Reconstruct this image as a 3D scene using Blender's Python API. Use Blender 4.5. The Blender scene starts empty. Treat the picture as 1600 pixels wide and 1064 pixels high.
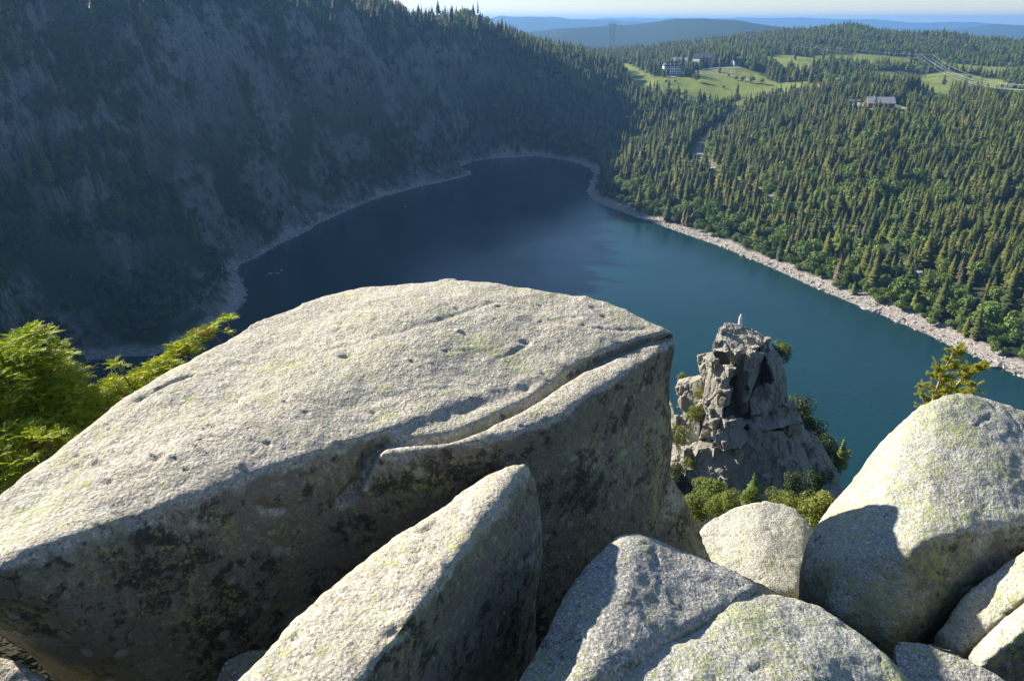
import bpy, bmesh, math, random
import numpy as np
from mathutils import Vector, Matrix, Euler
from mathutils.bvhtree import BVHTree

# ------------------------------------------------------------------ camera, sky, sun, exposure
SC = bpy.context.scene
COL = SC.collection
R = math.radians
EYE = 150.0                       # camera height above the lake (metres)
PITCH = math.atan(502 / 1200)     # camera tilt below the horizon
cam = bpy.data.cameras.new('camera'); cam.sensor_width = 36; cam.lens = 27.0
cam.clip_start = 0.1; cam.clip_end = 60000
camo = bpy.data.objects.new('camera', cam); COL.objects.link(camo)
camo.location = (0, 0, EYE); camo.rotation_euler = (math.pi / 2 - PITCH, 0, 0)
SC.camera = camo

SUN_AZ, SUN_EL = -57.0, 28.0      # degrees from +Y (left of view), above horizon
world = bpy.data.worlds.new('World'); SC.world = world; world.use_nodes = True
wn = world.node_tree.nodes
sky = wn.new('ShaderNodeTexSky'); sky.sky_type = 'NISHITA'; sky.sun_disc = False
sky.sun_elevation = R(SUN_EL); sky.sun_rotation = R(SUN_AZ)
sky.altitude = 1200; sky.air_density = 1.0; sky.dust_density = 0.4; sky.ozone_density = 3.0
world.node_tree.links.new(sky.outputs[0], wn['Background'].inputs[0])
wn['Background'].inputs[1].default_value = 0.072

sl = bpy.data.lights.new('sun', 'SUN'); sl.energy = 5.0; sl.angle = R(0.53); sl.color = (1.0, 0.93, 0.82)
so = bpy.data.objects.new('sun', sl); COL.objects.link(so)
sdir = Vector((math.sin(R(SUN_AZ)) * math.cos(R(SUN_EL)), math.cos(R(SUN_AZ)) * math.cos(R(SUN_EL)), math.sin(R(SUN_EL))))
so.rotation_euler = sdir.to_track_quat('Z', 'Y').to_euler(); so.location = (-60, 30, 260)

SC.view_settings.view_transform = 'Standard'; SC.view_settings.look = 'None'
SC.view_settings.exposure = 1.1; SC.view_settings.gamma = 1.0; SC.view_settings.use_curve_mapping = False
SC.render.engine = 'CYCLES'
SC.cycles.max_bounces = 6; SC.cycles.diffuse_bounces = 2; SC.cycles.glossy_bounces = 2
SC.cycles.transmission_bounces = 3; SC.cycles.transparent_max_bounces = 6; SC.cycles.volume_bounces = 0
SC.cycles.use_denoising = True
SC.cycles.caustics_reflective = False; SC.cycles.caustics_refractive = False

# ------------------------------------------------------------------ helpers
CP, SP = math.cos(PITCH), math.sin(PITCH)
def ray(px, py):
    u = (px - 800) / 1200; v = (py - 532) / 1200
    return u, CP - v * SP, -SP - v * CP
def W(px, py, Y, dz=0.0):
    """world point seen at (px, py) whose forward distance is Y"""
    a, b, c = ray(px, py); s = Y / b
    return (a * s, Y, EYE + c * s + dz)
def WZ(px, py, Z):
    a, b, c = ray(px, py); s = (Z - EYE) / c
    return (a * s, b * s, Z)
def tag(o, label=None, cat=None, group=None, kind=None):
    if label: o['label'] = label
    if cat: o['category'] = cat
    if group: o['group'] = group
    if kind: o['kind'] = kind
    return o
def link(o, parent=None):
    COL.objects.link(o)
    if parent is not None: o.parent = parent
    return o
def empty(name, loc, rz=0.0):
    o = bpy.data.objects.new(name, None); o.empty_display_size = 0.5
    COL.objects.link(o); o.location = loc; o.rotation_euler = (0, 0, rz); return o
def np_mesh(name, V, F, mat=None, smooth=False, n=None):
    """V (N,3) array, F (M,k) array of tris or quads"""
    me = bpy.data.meshes.new(name)
    V = np.ascontiguousarray(V, dtype=np.float32); F = np.ascontiguousarray(F, dtype=np.int32)
    k = F.shape[1]
    me.vertices.add(len(V)); me.vertices.foreach_set('co', V.ravel())
    me.loops.add(F.size); me.loops.foreach_set('vertex_index', F.ravel())
    me.polygons.add(len(F)); me.polygons.foreach_set('loop_start', np.arange(0, F.size, k, dtype=np.int32))
    if smooth: me.polygons.foreach_set('use_smooth', np.ones(len(F), dtype=bool))
    me.update(calc_edges=True); me.validate()
    if mat: me.materials.append(mat)
    return me
def obj(name, me, parent=None, loc=None):
    o = bpy.data.objects.new(name, me); link(o, parent)
    if loc is not None: o.location = loc
    return o
def ss(a, b, x):
    t = np.clip((x - a) / (b - a), 0, 1); return t * t * (3 - 2 * t)

class MB:
    """collects simple shapes into one mesh"""
    def __init__(s): s.v = []; s.f = []
    def add(s, vs, fs):
        n = len(s.v); s.v += [tuple(p) for p in vs]; s.f += [tuple(i + n for i in f) for f in fs]
    def box(s, c, d, rz=0.0):
        x, y, z = d[0] / 2, d[1] / 2, d[2] / 2; cz, sz = math.cos(rz), math.sin(rz); vs = []
        for k in (-z, z):
            for (i, j) in ((-x, -y), (x, -y), (x, y), (-x, y)):
                vs.append((c[0] + i * cz - j * sz, c[1] + i * sz + j * cz, c[2] + k))
        s.add(vs, [(0, 3, 2, 1), (4, 5, 6, 7), (0, 1, 5, 4), (1, 2, 6, 5), (2, 3, 7, 6), (3, 0, 4, 7)])
    def tube(s, pts, rad, n=6):
        pts = [Vector(p) for p in pts]
        if not hasattr(rad, '__len__'): rad = [rad] * len(pts)
        rings = []
        for i, p in enumerate(pts):
            d = (pts[min(i + 1, len(pts) - 1)] - pts[max(i - 1, 0)])
            if d.length < 1e-9: d = Vector((0, 0, 1))
            d.normalize(); a = d.cross(Vector((0, 0, 1)))
            if a.length < 1e-3: a = d.cross(Vector((1, 0, 0)))
            a.normalize(); b = d.cross(a)
            rings.append([p + (a * math.cos(2 * math.pi * k / n) + b * math.sin(2 * math.pi * k / n)) * rad[i] for k in range(n)])
        vs = [q for r in rings for q in r]; fs = []
        for i in range(len(pts) - 1):
            for k in range(n):
                fs.append((i * n + k, i * n + (k + 1) % n, (i + 1) * n + (k + 1) % n, (i + 1) * n + k))
        fs.append(tuple(range(n - 1, -1, -1))); fs.append(tuple((len(pts) - 1) * n + k for k in range(n)))
        s.add(vs, fs)
    def build(s, name, mat, parent=None, smooth=False, loc=None):
        me = bpy.data.meshes.new(name); me.from_pydata(s.v, [], s.f); me.update()
        me.materials.append(mat)
        if smooth: me.polygons.foreach_set('use_smooth', [True] * len(me.polygons))
        return obj(name, me, parent, loc)

# numpy gradient noise
_rs = np.random.RandomState(7)
_perm = np.tile(_rs.permutation(256), 3).astype(np.int32)
_grad = _rs.normal(size=(256, 3)); _grad /= np.linalg.norm(_grad, axis=1)[:, None]; _grad = _grad.astype(np.float32)
def pnoise(P):
    P = np.asarray(P, dtype=np.float32); out = np.empty(len(P), np.float32)
    for a in range(0, len(P), 200000):
        p = P[a:a + 200000]; i = np.floor(p).astype(np.int32); f = p - i; i &= 255
        w = f * f * f * (f * (f * 6 - 15) + 10); acc = 0
        for dx in (0, 1):
            wx = w[:, 0] if dx else 1 - w[:, 0]
            for dy in (0, 1):
                wy = w[:, 1] if dy else 1 - w[:, 1]
                for dz in (0, 1):
                    wz = w[:, 2] if dz else 1 - w[:, 2]
                    h = _perm[_perm[_perm[(i[:, 0] + dx) & 255] + ((i[:, 1] + dy) & 255)] + ((i[:, 2] + dz) & 255)]
                    g = _grad[h]
                    acc = acc + wx * wy * wz * (g[:, 0] * (f[:, 0] - dx) + g[:, 1] * (f[:, 1] - dy) + g[:, 2] * (f[:, 2] - dz))
        out[a:a + 200000] = acc
    return out * 1.6
def fbm(P, sc, oct=4, gain=0.5, seed=0.0):
    P = np.asarray(P, np.float32); t = 0; a = 1.0; s = 1.0 / sc; n = 0
    for k in range(oct):
        t = t + a * pnoise(P * s + seed + 17.3 * k); n += a; a *= gain; s *= 2.03
    return t / n * 1.3
def ridged(P, sc, oct=4, seed=0.0):
    P = np.asarray(P, np.float32); t = 0; a = 1.0; s = 1.0 / sc; n = 0
    for k in range(oct):
        t = t + a * (1 - np.abs(pnoise(P * s + seed + 9.1 * k)) * 2); n += a; a *= 0.5; s *= 2.1
    return t / n

# ------------------------------------------------------------------ materials
def new_mat(name):
    m = bpy.data.materials.new(name); m.use_nodes = True
    nt = m.node_tree; b = nt.nodes['Principled BSDF']; return m, nt, b
def nd(nt, t, **kw):
    n = nt.nodes.new(t)
    for k, v in kw.items():
        if k.startswith('_'): setattr(n, k[1:], v)
        else: n.inputs[k.replace('_', ' ')].default_value = v
    return n
def ramp(nt, src, stops, interp='LINEAR'):
    n = nt.nodes.new('ShaderNodeValToRGB'); n.color_ramp.interpolation = interp
    e = n.color_ramp.elements
    while len(e) < len(stops): e.new(0.5)
    for i, (p, c) in enumerate(stops):
        e[i].position = p; e[i].color = (c, c, c, 1) if not hasattr(c, '__len__') else (*c, 1)
    nt.links.new(src, n.inputs[0]); return n.outputs[0]
def mix(nt, fac, a, b, mode='MIX'):
    n = nt.nodes.new('ShaderNodeMix'); n.data_type = 'RGBA'; n.blend_type = mode
    for sock, v in ((n.inputs[0], fac), (n.inputs[6], a), (n.inputs[7], b)):
        if isinstance(v, bpy.types.NodeSocket): nt.links.new(v, sock)
        elif hasattr(v, '__len__'): sock.default_value = (*v, 1)
        else: sock.default_value = v
    return n.outputs[2]
def mth(nt, op, a, b=None, clamp=False):
    n = nt.nodes.new('ShaderNodeMath'); n.operation = op; n.use_clamp = clamp
    for k, v in enumerate((a, b)):
        if v is None: continue
        if isinstance(v, bpy.types.NodeSocket): nt.links.new(v, n.inputs[k])
        else: n.inputs[k].default_value = v
    return n.outputs[0]
def noise(nt, vec, scale, detail=4, rough=0.55, dist=0.0):
    n = nd(nt, 'ShaderNodeTexNoise', Scale=scale, Detail=detail, Roughness=rough, Distortion=dist)
    nt.links.new(vec, n.inputs['Vector']); return n.outputs['Fac']
def voro(nt, vec, scale, feat='F1', out='Distance', rnd=1.0):
    n = nt.nodes.new('ShaderNodeTexVoronoi'); n.feature = feat; n.inputs['Scale'].default_value = scale; n.inputs['Randomness'].default_value = rnd
    nt.links.new(vec, n.inputs['Vector']); return n.outputs[out]
def bump(nt, b, h, strength, dist, prev=None):
    n = nd(nt, 'ShaderNodeBump', Strength=strength, Distance=dist)
    nt.links.new(h, n.inputs['Height'])
    if prev is not None: nt.links.new(prev, n.inputs['Normal'])
    if b is not None: nt.links.new(n.outputs[0], b.inputs['Normal'])
    return n.outputs[0]
def plain(name, col, rough=0.8, metal=0.0, var=0.15, scale=3.0):
    m, nt, b = new_mat(name); tc = nt.nodes.new('ShaderNodeTexCoord').outputs['Object']
    n = noise(nt, tc, scale, 5)
    c = mix(nt, n, tuple(x * (1 - var) for x in col), tuple(min(1, x * (1 + var)) for x in col))
    nt.links.new(c, b.inputs['Base Color']); b.inputs['Roughness'].default_value = rough; b.inputs['Metallic'].default_value = metal
    return m

def granite(name, base, lichen=0.4, dark=0.35, pale=0.3, warm=(0.50, 0.42, 0.34)):
    """weathered granite with yellow green crusts, black crusts and pale grey discs"""
    m, nt, b = new_mat(name); L = nt.links
    tc = nt.nodes.new('ShaderNodeTexCoord').outputs['Object']
    n1 = noise(nt, tc, 0.55, 5, 0.6); n2 = noise(nt, tc, 3.0, 6, 0.65); n3 = noise(nt, tc, 22, 5, 0.7); n4 = noise(nt, tc, 85, 3, 0.7)
    c = mix(nt, ramp(nt, n1, [(0.35, 0), (0.65, 1)]), base, warm)
    c = mix(nt, ramp(nt, n2, [(0.3, 0.0), (0.7, 0.5)]), c, tuple(x * 0.62 for x in base))
    grain = voro(nt, tc, 70, 'F1', 'Color')
    gsep = nt.nodes.new('ShaderNodeSeparateColor'); L.new(grain, gsep.inputs[0])
    c = mix(nt, ramp(nt, gsep.outputs[0], [(0.0, 0.75), (0.2, 0.0), (1, 0)]), c, (0.10, 0.095, 0.09))
    c = mix(nt, ramp(nt, gsep.outputs[1], [(0.0, 0), (0.72, 0.0), (0.9, 0.8)]), c, (0.72, 0.69, 0.62))
    # black crust
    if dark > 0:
        # black crusts and a brown tone spread over the steep faces, thinly over the tops
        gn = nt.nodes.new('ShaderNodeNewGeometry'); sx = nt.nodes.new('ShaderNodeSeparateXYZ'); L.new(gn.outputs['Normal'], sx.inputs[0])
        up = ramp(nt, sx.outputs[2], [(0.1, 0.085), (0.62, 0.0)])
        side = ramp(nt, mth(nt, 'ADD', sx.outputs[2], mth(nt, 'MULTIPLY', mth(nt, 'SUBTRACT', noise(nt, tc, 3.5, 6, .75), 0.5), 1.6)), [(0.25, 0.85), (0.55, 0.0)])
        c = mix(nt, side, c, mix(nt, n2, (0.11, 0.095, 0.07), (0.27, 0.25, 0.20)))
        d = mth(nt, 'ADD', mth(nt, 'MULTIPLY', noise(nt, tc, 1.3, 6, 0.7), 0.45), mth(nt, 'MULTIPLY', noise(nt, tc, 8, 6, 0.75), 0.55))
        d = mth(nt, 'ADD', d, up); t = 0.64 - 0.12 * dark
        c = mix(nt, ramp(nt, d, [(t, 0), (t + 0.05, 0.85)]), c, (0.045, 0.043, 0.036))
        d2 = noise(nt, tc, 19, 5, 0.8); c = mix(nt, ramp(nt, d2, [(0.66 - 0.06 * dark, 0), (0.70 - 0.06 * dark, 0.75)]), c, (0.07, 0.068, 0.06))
    # pale grey discs
    if pale > 0:
        vv = voro(nt, tc, 6.5, 'SMOOTH_F1'); dist = mth(nt, 'ADD', vv, mth(nt, 'MULTIPLY', n3, 0.45))
        sel = mth(nt, 'MULTIPLY', ramp(nt, dist, [(0.42, 1), (0.47, 0)]), ramp(nt, noise(nt, tc, 1.7, 3), [(0.62 - 0.25 * pale, 0), (0.66 - 0.25 * pale, 0.55)]))
        sp2 = ramp(nt, mth(nt, 'ADD', voro(nt, tc, 17, 'F1'), mth(nt, 'MULTIPLY', n4, 0.3)), [(0.34, 0.6), (0.38, 0)]); sp2 = mth(nt, 'MULTIPLY', sp2, ramp(nt, noise(nt, tc, 3.1, 3), [(0.5, 0), (0.56, 1)])); c = mix(nt, sp2, c, (0.42, 0.42, 0.39))
        c = mix(nt, sel, c, (0.46, 0.47, 0.45))
    # yellow green map lichen
    if lichen > 0:
        l = mth(nt, 'ADD', mth(nt, 'MULTIPLY', noise(nt, tc, 2.2, 4, 0.6), 0.3), mth(nt, 'MULTIPLY', noise(nt, tc, 17, 6, 0.8), 0.7))
        t = 0.575 - 0.085 * lichen
        c = mix(nt, ramp(nt, l, [(t, 0), (t + 0.05, 0.75)]), c, (0.40, 0.43, 0.17))
    L.new(c, b.inputs['Base Color']); b.inputs['Roughness'].default_value = 0.88
    b.inputs['Specular IOR Level'].default_value = 0.3
    h = bump(nt, None, n2, 0.5, 0.05); rgh = ramp(nt, noise(nt, tc, 1.9, 4, 0.7), [(0.38, 0.15), (0.62, 1.0)]); h = bump(nt, None, mth(nt, 'MULTIPLY', n3, rgh), 0.8, 0.022, h)
    flk = voro(nt, tc, 4.5, 'F1', 'Color'); fs = nt.nodes.new('ShaderNodeSeparateColor'); L.new(flk, fs.inputs[0]); h = bump(nt, None, mth(nt, 'MULTIPLY', fs.outputs[0], rgh), 0.25, 0.012, h)
    h = bump(nt, None, voro(nt, tc, 38, 'F1'), 0.45, 0.014, h); bump(nt, b, n4, 0.8, 0.008, h)
    return m

def leaf_mat(name, c1, c2, trans=0.25, rough=0.6, scale=1.5):
    """foliage whose tint varies from plant to plant and leaf to leaf"""
    m, nt, b = new_mat(name); L = nt.links
    oi = nt.nodes.new('ShaderNodeObjectInfo').outputs['Random']
    geo = nt.nodes.new('ShaderNodeNewGeometry').outputs['Random Per Island']
    tc = nt.nodes.new('ShaderNodeTexCoord').outputs['Object']
    f = mth(nt, 'ADD', mth(nt, 'MULTIPLY', oi, 0.6), mth(nt, 'MULTIPLY', geo, 0.4))
    f2 = mth(nt, 'ADD', mth(nt, 'MULTIPLY', noise(nt, tc, scale, 3), 0.4), mth(nt, 'MULTIPLY', f, 0.6))
    c = mix(nt, ramp(nt, f2, [(0.25, 0), (0.75, 1)]), c1, c2)
    L.new(c, b.inputs['Base Color']); b.inputs['Roughness'].default_value = rough
    b.inputs['Specular IOR Level'].default_value = 0.25
    if trans > 0:
        tr = nt.nodes.new('ShaderNodeBsdfTranslucent'); L.new(c, tr.inputs[0])
        mx = nt.nodes.new('ShaderNodeMixShader'); mx.inputs[0].default_value = trans
        L.new(b.outputs[0], mx.inputs[1]); L.new(tr.outputs[0], mx.inputs[2])
        L.new(mx.outputs[0], nt.nodes['Material Output'].inputs[0])
    return m

# ------------------------------------------------------------------ terrain height
SHORE_PX = [(375, 482), (384, 455), (370, 425), (374, 414), (398, 404), (430, 385), (478, 362), (497, 349), (530, 335), (562, 321), (592, 309), (622, 301), (655, 292),
            (684, 286), (712, 280), (737, 273), (733, 268), (716, 268), (718, 262), (736, 253), (765, 248), (800, 246), (840, 244), (875, 249),
            (905, 256), (924, 264), (930, 274), (922, 288), (918, 300), (926, 312), (945, 322), (980, 334), (1030, 351), (1080, 369), (1120, 383),
            (1160, 399), (1200, 416), (1240, 434), (1280, 452), (1330, 473), (1370, 489), (1410, 506), (1450, 523), (1500, 546), (1550, 568), (1602, 592), (1700, 640)]
_sh = [WZ(x, y, 0)[:2] for x, y in SHORE_PX]
_sh += [(245, 240), (220, 205), (170, 195), (110, 192), (60, 200), (0, 215), (-60, 222), (-120, 258), (-165, 290)] + [WZ(x, y, 0)[:2] for x, y in ((105, 585), (145, 562), (190, 557), (235, 556), (275, 545), (310, 528), (345, 505))]
LAKE = np.array(_sh, dtype=np.float64)
def poly_sd(P, poly):
    """signed distance to polygon, negative inside"""
    P = np.asarray(P, np.float64); out = np.empty(len(P))
    A = poly; B = np.roll(poly, -1, axis=0)
    for s in range(0, len(P), 60000):
        p = P[s:s + 60000]; best = np.full(len(p), 1e18); ins = np.zeros(len(p), bool)
        for a, b in zip(A, B):
            e = b - a; w = p - a; t = np.clip((w @ e) / max(e @ e, 1e-9), 0, 1)
            d = w - t[:, None] * e; best = np.minimum(best, (d * d).sum(1))
            c = (a[1] > p[:, 1]) != (b[1] > p[:, 1])
            if abs(b[1] - a[1]) > 1e-12:
                ins ^= c & (p[:, 0] < (b[0] - a[0]) * (p[:, 1] - a[1]) / (b[1] - a[1]) + a[0])
        d = np.sqrt(best); out[s:s + 60000] = np.where(ins, -d, d)
    return out

CTRL = []
def cw(px, py, Y, dz=0): CTRL.append(W(px, py, Y, dz))
# left ridge crest, slope and the nearer buttress
for a in [(0, -45, 480), (200, -28, 600), (330, -6, 690), (450, 0, 790), (545, 10, 900, -10), (640, 24, 1000, -15), (740, 38, 1080, -15), (830, 52, 1150, -16), (900, 65, 1165, -16),
          (960, 80, 1180, -16), (1000, 104, 1150, -14)]: cw(*a)
CTRL += [(-193, 300, 117), (-183, 318, 92), (-178, 335, 62), (-230, 385, 92), (-250, 300, 140), (-215, 240, 140), (-170, 240, 88), (-184, 345, 30),
         (-450, 600, 180), (-450, 900, 172), (-200, 1250, 140), (-700, 500, 185), (-100, 1500, 105), (-350, 300, 170), (-300, 150, 160), (-400, 1500, 130), (60, 1350, 95)]
# right side
CTRL += [(240, 387, 8), (300, 420, 17), (396, 600, 40), (360, 467, 24), (177, 731, 24), (125, 640, 14), (239, 865, 38), (150, 900, 38), (330, 780, 50), (250, 560, 26),
         (450, 450, 30), (520, 700, 55), (250, 985, 52), (160, 1000, 50), (260, 340, 10), (300, 250, 14), (230, 470, 15), (170, 560, 12), (140, 800, 26), (120, 950, 42)]
for a in [(1100, 125, 1100), (1050, 118, 1130), (960, 95, 1300, -12), (1020, 115, 1060, -14), (1330, 38, 1800, -10), (1600, 62, 1700, -12), (1480, 46, 1750, -13), (1240, 46, 1750, -12),
          (1150, 56, 1700, -12), (1060, 70, 1600, -13), (990, 82, 1450, -13), (1440, 118, 1250), (1540, 130, 1150), (1378, 170, 830), (1600, 170, 800), (1300, 140, 1000), (1200, 140, 1060),
          (1330, 85, 1400), (1500, 95, 1380), (1150, 98, 1220), (1700, 66, 1650), (1700, 130, 1100)]: cw(*a)
# the near slope under the viewpoint
for X, Y, Z in [(0, 0, -8.2), (0, 5, -8.2), (0, -4, -8.0), (-4, 3, -8.2), (4, 3, -8.2), (0, 9, -9.5), (-7, 8, -7.5), (6, 7, -9), (0, 16, -14), (14, 14, -14), (-14, 14, -11), (0, 40, -33), (-30, 38, -28), (22, 62, -46), (24, 74, -55),
                (38, 88, -66), (0, 80, -58), (50, 60, -60), (0, 140, -122), (60, 140, -132), (110, 90, -110), (60, 30, -38), (-80, 90, -70), (-110, 140, -98), (-60, 160, -128),
                (14, 30, -24), (24, 40, -33), (-30, 0, -3), (0, -30, 2), (30, 0, -8), (0, -200, 15), (300, -300, 20), (-300, -300, 30), (-200, 60, 10), (180, 20, -60), (300, 80, -90), (400, -50, -40), (34, 74, -60), (18, 88, -52)]:
    CTRL.append((X, Y, EYE + Z))
for k in range(16):
    a = k * math.pi / 8 + 0.1; CTRL.append((3400 * math.sin(a), 3400 * math.cos(a), 30.0))
    CTRL.append((6000 * math.sin(a), 6000 * math.cos(a), 20.0))
CTRL = np.array(CTRL)
def wcoord(x, y):
    r = np.sqrt(x * x + y * y) + 6.0; l = np.log(r); k = (l - 1.0)
    return np.stack([x / r * k * 1.6, y / r * k * 1.6], 1) + np.stack([x, y], 1) / 2500.0
_cu = wcoord(CTRL[:, 0], CTRL[:, 1])
def _phi(d2): return np.sqrt(d2 + 0.0012)
_D = ((_cu[:, None] - _cu[None]) ** 2).sum(-1)
_A = np.zeros((len(CTRL) + 1,) * 2); _A[:-1, :-1] = _phi(_D); _A[-1, :-1] = 1; _A[:-1, -1] = 1
_wts = np.linalg.solve(_A, np.append(CTRL[:, 2], 0))
def rbf(x, y):
    q = wcoord(x, y); out = np.empty(len(x))
    for s in range(0, len(x), 20000):
        p = q[s:s + 20000]
        d2 = (p ** 2).sum(1)[:, None] + (_cu ** 2).sum(1)[None] - 2 * p @ _cu.T
        out[s:s + 20000] = _phi(np.maximum(d2, 0)) @ _wts[:-1] + _wts[-1]
    return out
def left_mask(x, y): return ss(-30, 60, (-60 - x) + (y - 500) * 0.12) * ss(110, 200, y - 0.3 * x)
def far_ridge(x, y):
    r = np.sqrt(x * x + y * y); px = 800 + 1200 * 1.085 * x / np.maximum(y, 1)
    z = np.zeros(len(x)); front = y > 2000
    def ad(R0, wd, prof):
        xs, ps = zip(*prof); t = np.interp(px, xs, ps)
        top = EYE + (30 - t) / 1200 / 1.085 * 1.0 * R0
        return np.maximum(top, 0) * np.exp(-((r - R0) / wd) ** 2)
    sig = pnoise(np.stack([x / 900, y / 900, 0 * x], 1)) * 25 + pnoise(np.stack([x / 250, y / 250, 0 * x + 5], 1)) * 8
    A = ad(4600, 900, [(700, 70), (820, 50), (870, 44), (980, 41), (1010, 38), (1060, 31), (1100, 28), (1160, 30), (1230, 40), (1400, 55), (1700, 60)])
    B = ad(9500, 1500, [(200, 30), (720, 36), (780, 28), (860, 27), (900, 31), (980, 33), (1100, 44), (1500, 44), (1560, 37), (1700, 35)])
    Cc = ad(14500, 1600, [(200, 30), (900, 31), (960, 30), (1050, 29), (1300, 30), (1500, 36), (1700, 38)])
    z = np.maximum(np.maximum(A, B), Cc)
    return np.where(front, z + sig * ss(20, 90, z) * np.clip(r / 5000, 0.3, 1.6), 0)
def height(x, y, fine=True):
    x = np.asarray(x, np.float64); y = np.asarray(y, np.float64)
    r = np.sqrt(x * x + y * y); d = poly_sd(np.stack([x, y], 1), LAKE)
    b = rbf(x, y); b = b * (1 - ss(2800, 3600, r)) + 20 * ss(2800, 3600, r)
    lm = left_mask(x, y)
    beach = np.where(lm > 0.5, 0.25, 0.2) * np.minimum(np.maximum(d, 0), 12)
    h = beach + np.maximum(b - 2.2, 0.0) * ss(4, 75, d) ** 0.85
    P = np.stack([x, y, np.zeros_like(x)], 1)
    env = ss(8, 60, d) * ss(2600, 2000, r)
    far = ss(100, 260, r)
    if True:
        # gullies and ribs running down the left wall
        al = x * 0.5 + y * 0.87; ac = x * 0.87 - y * 0.5
        Q = np.stack([al + 0.25 * ac, ac * 0.35, np.zeros_like(x)], 1)
        big = (ridged(Q, 95, 4, 3.0) - 0.45) * 46
        mid = (ridged(np.stack([al, ac * 0.5, h * 0.35], 1), 30, 4, 11.0) - 0.45) * 15
        mtop = 1 - ss(150, 172, b)
        h = h + env * lm * far * (big * 0.9 + mid) * (0.25 + 0.75 * mtop)
        # rock bands: steep scarps with ledges between
        ph = h / 27.0 + pnoise(P / 70 + 31.0) * 0.9 + pnoise(P / 24 + 13.0) * 0.25; fr = ph - np.floor(ph)
        band = ss(-0.15, 0.25, pnoise(P / 85 + 51.0)) * env * lm * far * ss(12, 30, h)
        h = h + band * 27.0 * 0.62 * (ss(0.32, 0.62, fr) - fr)
        h = h + env * (1 - lm) * far * (pnoise(P / 130 + 3.3) * 5 + pnoise(P / 45 + 8.3) * 1.8)
        if fine:
            f1 = pnoise(np.stack([al / 8, ac / 14, h / 12], 1)) * 2.6 + pnoise(np.stack([al / 3.5, ac / 6, h / 5], 1)) * 1.2
            h = h + env * lm * far * f1
            h = h + env * (1 - lm) * far * pnoise(P / 9) * 0.5
    near = ss(100, 40, r) * ss(9, 18, r)
    h = h + near * (fbm(P, 9, 4) * 2.2)
    h = h + (1 - ss(9, 18, r)) * pnoise(P / 1.3) * 0.35
    h = np.maximum(h, far_ridge(x, y))
    h = np.where(d > 0, h, np.maximum(-9, d * 0.22))
    return h, d, lm
def hz(x, y, fine=True): return float(height(np.array([x]), np.array([y]), fine)[0][0])
def hit(px, py, y0=120, y1=3000):
    """where the line of sight through a pixel of the photograph meets the ground"""
    a, b, c = ray(px, py); Y = np.exp(np.linspace(math.log(y0), math.log(y1), 900))
    h = height(Y * a / b, Y)[0]; z = EYE + c / b * Y; k = np.argmax(h > z)
    if not (h > z).any(): k = len(Y) - 1
    return (Y[k] * a / b, Y[k], float(h[k]))
# ------------------------------------------------------------------ meadows, roads (on the ground)
def gpoly(pts, y0=500): return np.array([hit(px, py, y0)[:2] for px, py in pts])
MEADOWS = [gpoly(p, 700) for p in (
    [(1012, 120), (1040, 142), (1075, 168), (1130, 166), (1200, 158), (1214, 135), (1190, 116), (1150, 104), (1118, 104), (1075, 118), (1040, 122)],
    [(958, 97), (990, 102), (1012, 116), (1040, 126), (1040, 160), (1010, 150), (985, 130)],
    [(1345, 114), (1400, 111), (1480, 113), (1560, 124), (1600, 134), (1590, 150), (1490, 150), (1430, 142), (1370, 130)],
    [(1318, 168), (1360, 160), (1412, 166), (1425, 186), (1385, 190), (1345, 184)],
    [(1190, 88), (1240, 86), (1300, 98), (1260, 112), (1210, 106)],
    [(1205, 130), (1260, 128), (1285, 142), (1215, 150)], [(1270, 88), (1340, 84), (1420, 92), (1440, 102), (1360, 102), (1280, 100)], [(1480, 100), (1600, 106), (1600, 116), (1500, 112)], [(1410, 150), (1470, 146), (1500, 160), (1440, 168)],
    [(1560, 158), (1610, 172), (1610, 186), (1570, 176)])]
GUESS = {0: 25}
def rpath(pts, y0=330):
    P = [hit(px, py, y0) for px, py in pts]; out = []
    for i in range(len(P) - 1):
        for t in np.linspace(0, 1, 14, endpoint=False):
            q = [P[max(i - 1, 0)], P[i], P[i + 1], P[min(i + 2, len(P) - 1)]]
            out.append([0.5 * ((2 * q[1][k]) + (-q[0][k] + q[2][k]) * t + (2 * q[0][k] - 5 * q[1][k] + 4 * q[2][k] - q[3][k]) * t * t + (-q[0][k] + 3 * q[1][k] - 3 * q[2][k] + q[3][k]) * t ** 3) for k in (0, 1)])
    out.append(list(P[-1][:2])); return np.array(out)
ROADS = [(rpath([(1640, 530), (1560, 492), (1500, 460), (1430, 425), (1360, 385), (1300, 352), (1230, 318), (1170, 294), (1125, 270), (1100, 250), (1092, 232), (1106, 214), (1130, 200), (1143, 188), (1150, 174), (1190, 152), (1220, 142), (1300, 150), (1330, 158), (1376, 172)], 330), 5.5, 'road'),
         (rpath([(1085, 113), (1110, 108), (1150, 107), (1156, 106)], 800), 4.5, 'road'),
         (rpath([(1046, 122), (1094, 112), (1120, 116), (1150, 120), (1175, 126)], 800), 4.0, 'road'),
         (rpath([(1318, 164), (1345, 166), (1372, 171), (1400, 172), (1415, 169)], 600), 5.0, 'path'),
         (rpath([(1560, 168), (1582, 176), (1610, 192)], 600), 4.0, 'path')]
ALLROAD = np.concatenate([r[0] for r in ROADS])
def road_dist(x, y):
    P = np.stack([x, y], 1); out = np.full(len(P), 1e9)
    for s in range(0, len(P), 20000):
        q = P[s:s + 20000]; out[s:s + 20000] = np.sqrt(((q[:, None] - ALLROAD[None]) ** 2).sum(-1).min(1))
    return out
def road_z(x, y):
    """ground with the road benched into it"""
    return height(x, y, False)[0]

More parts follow.
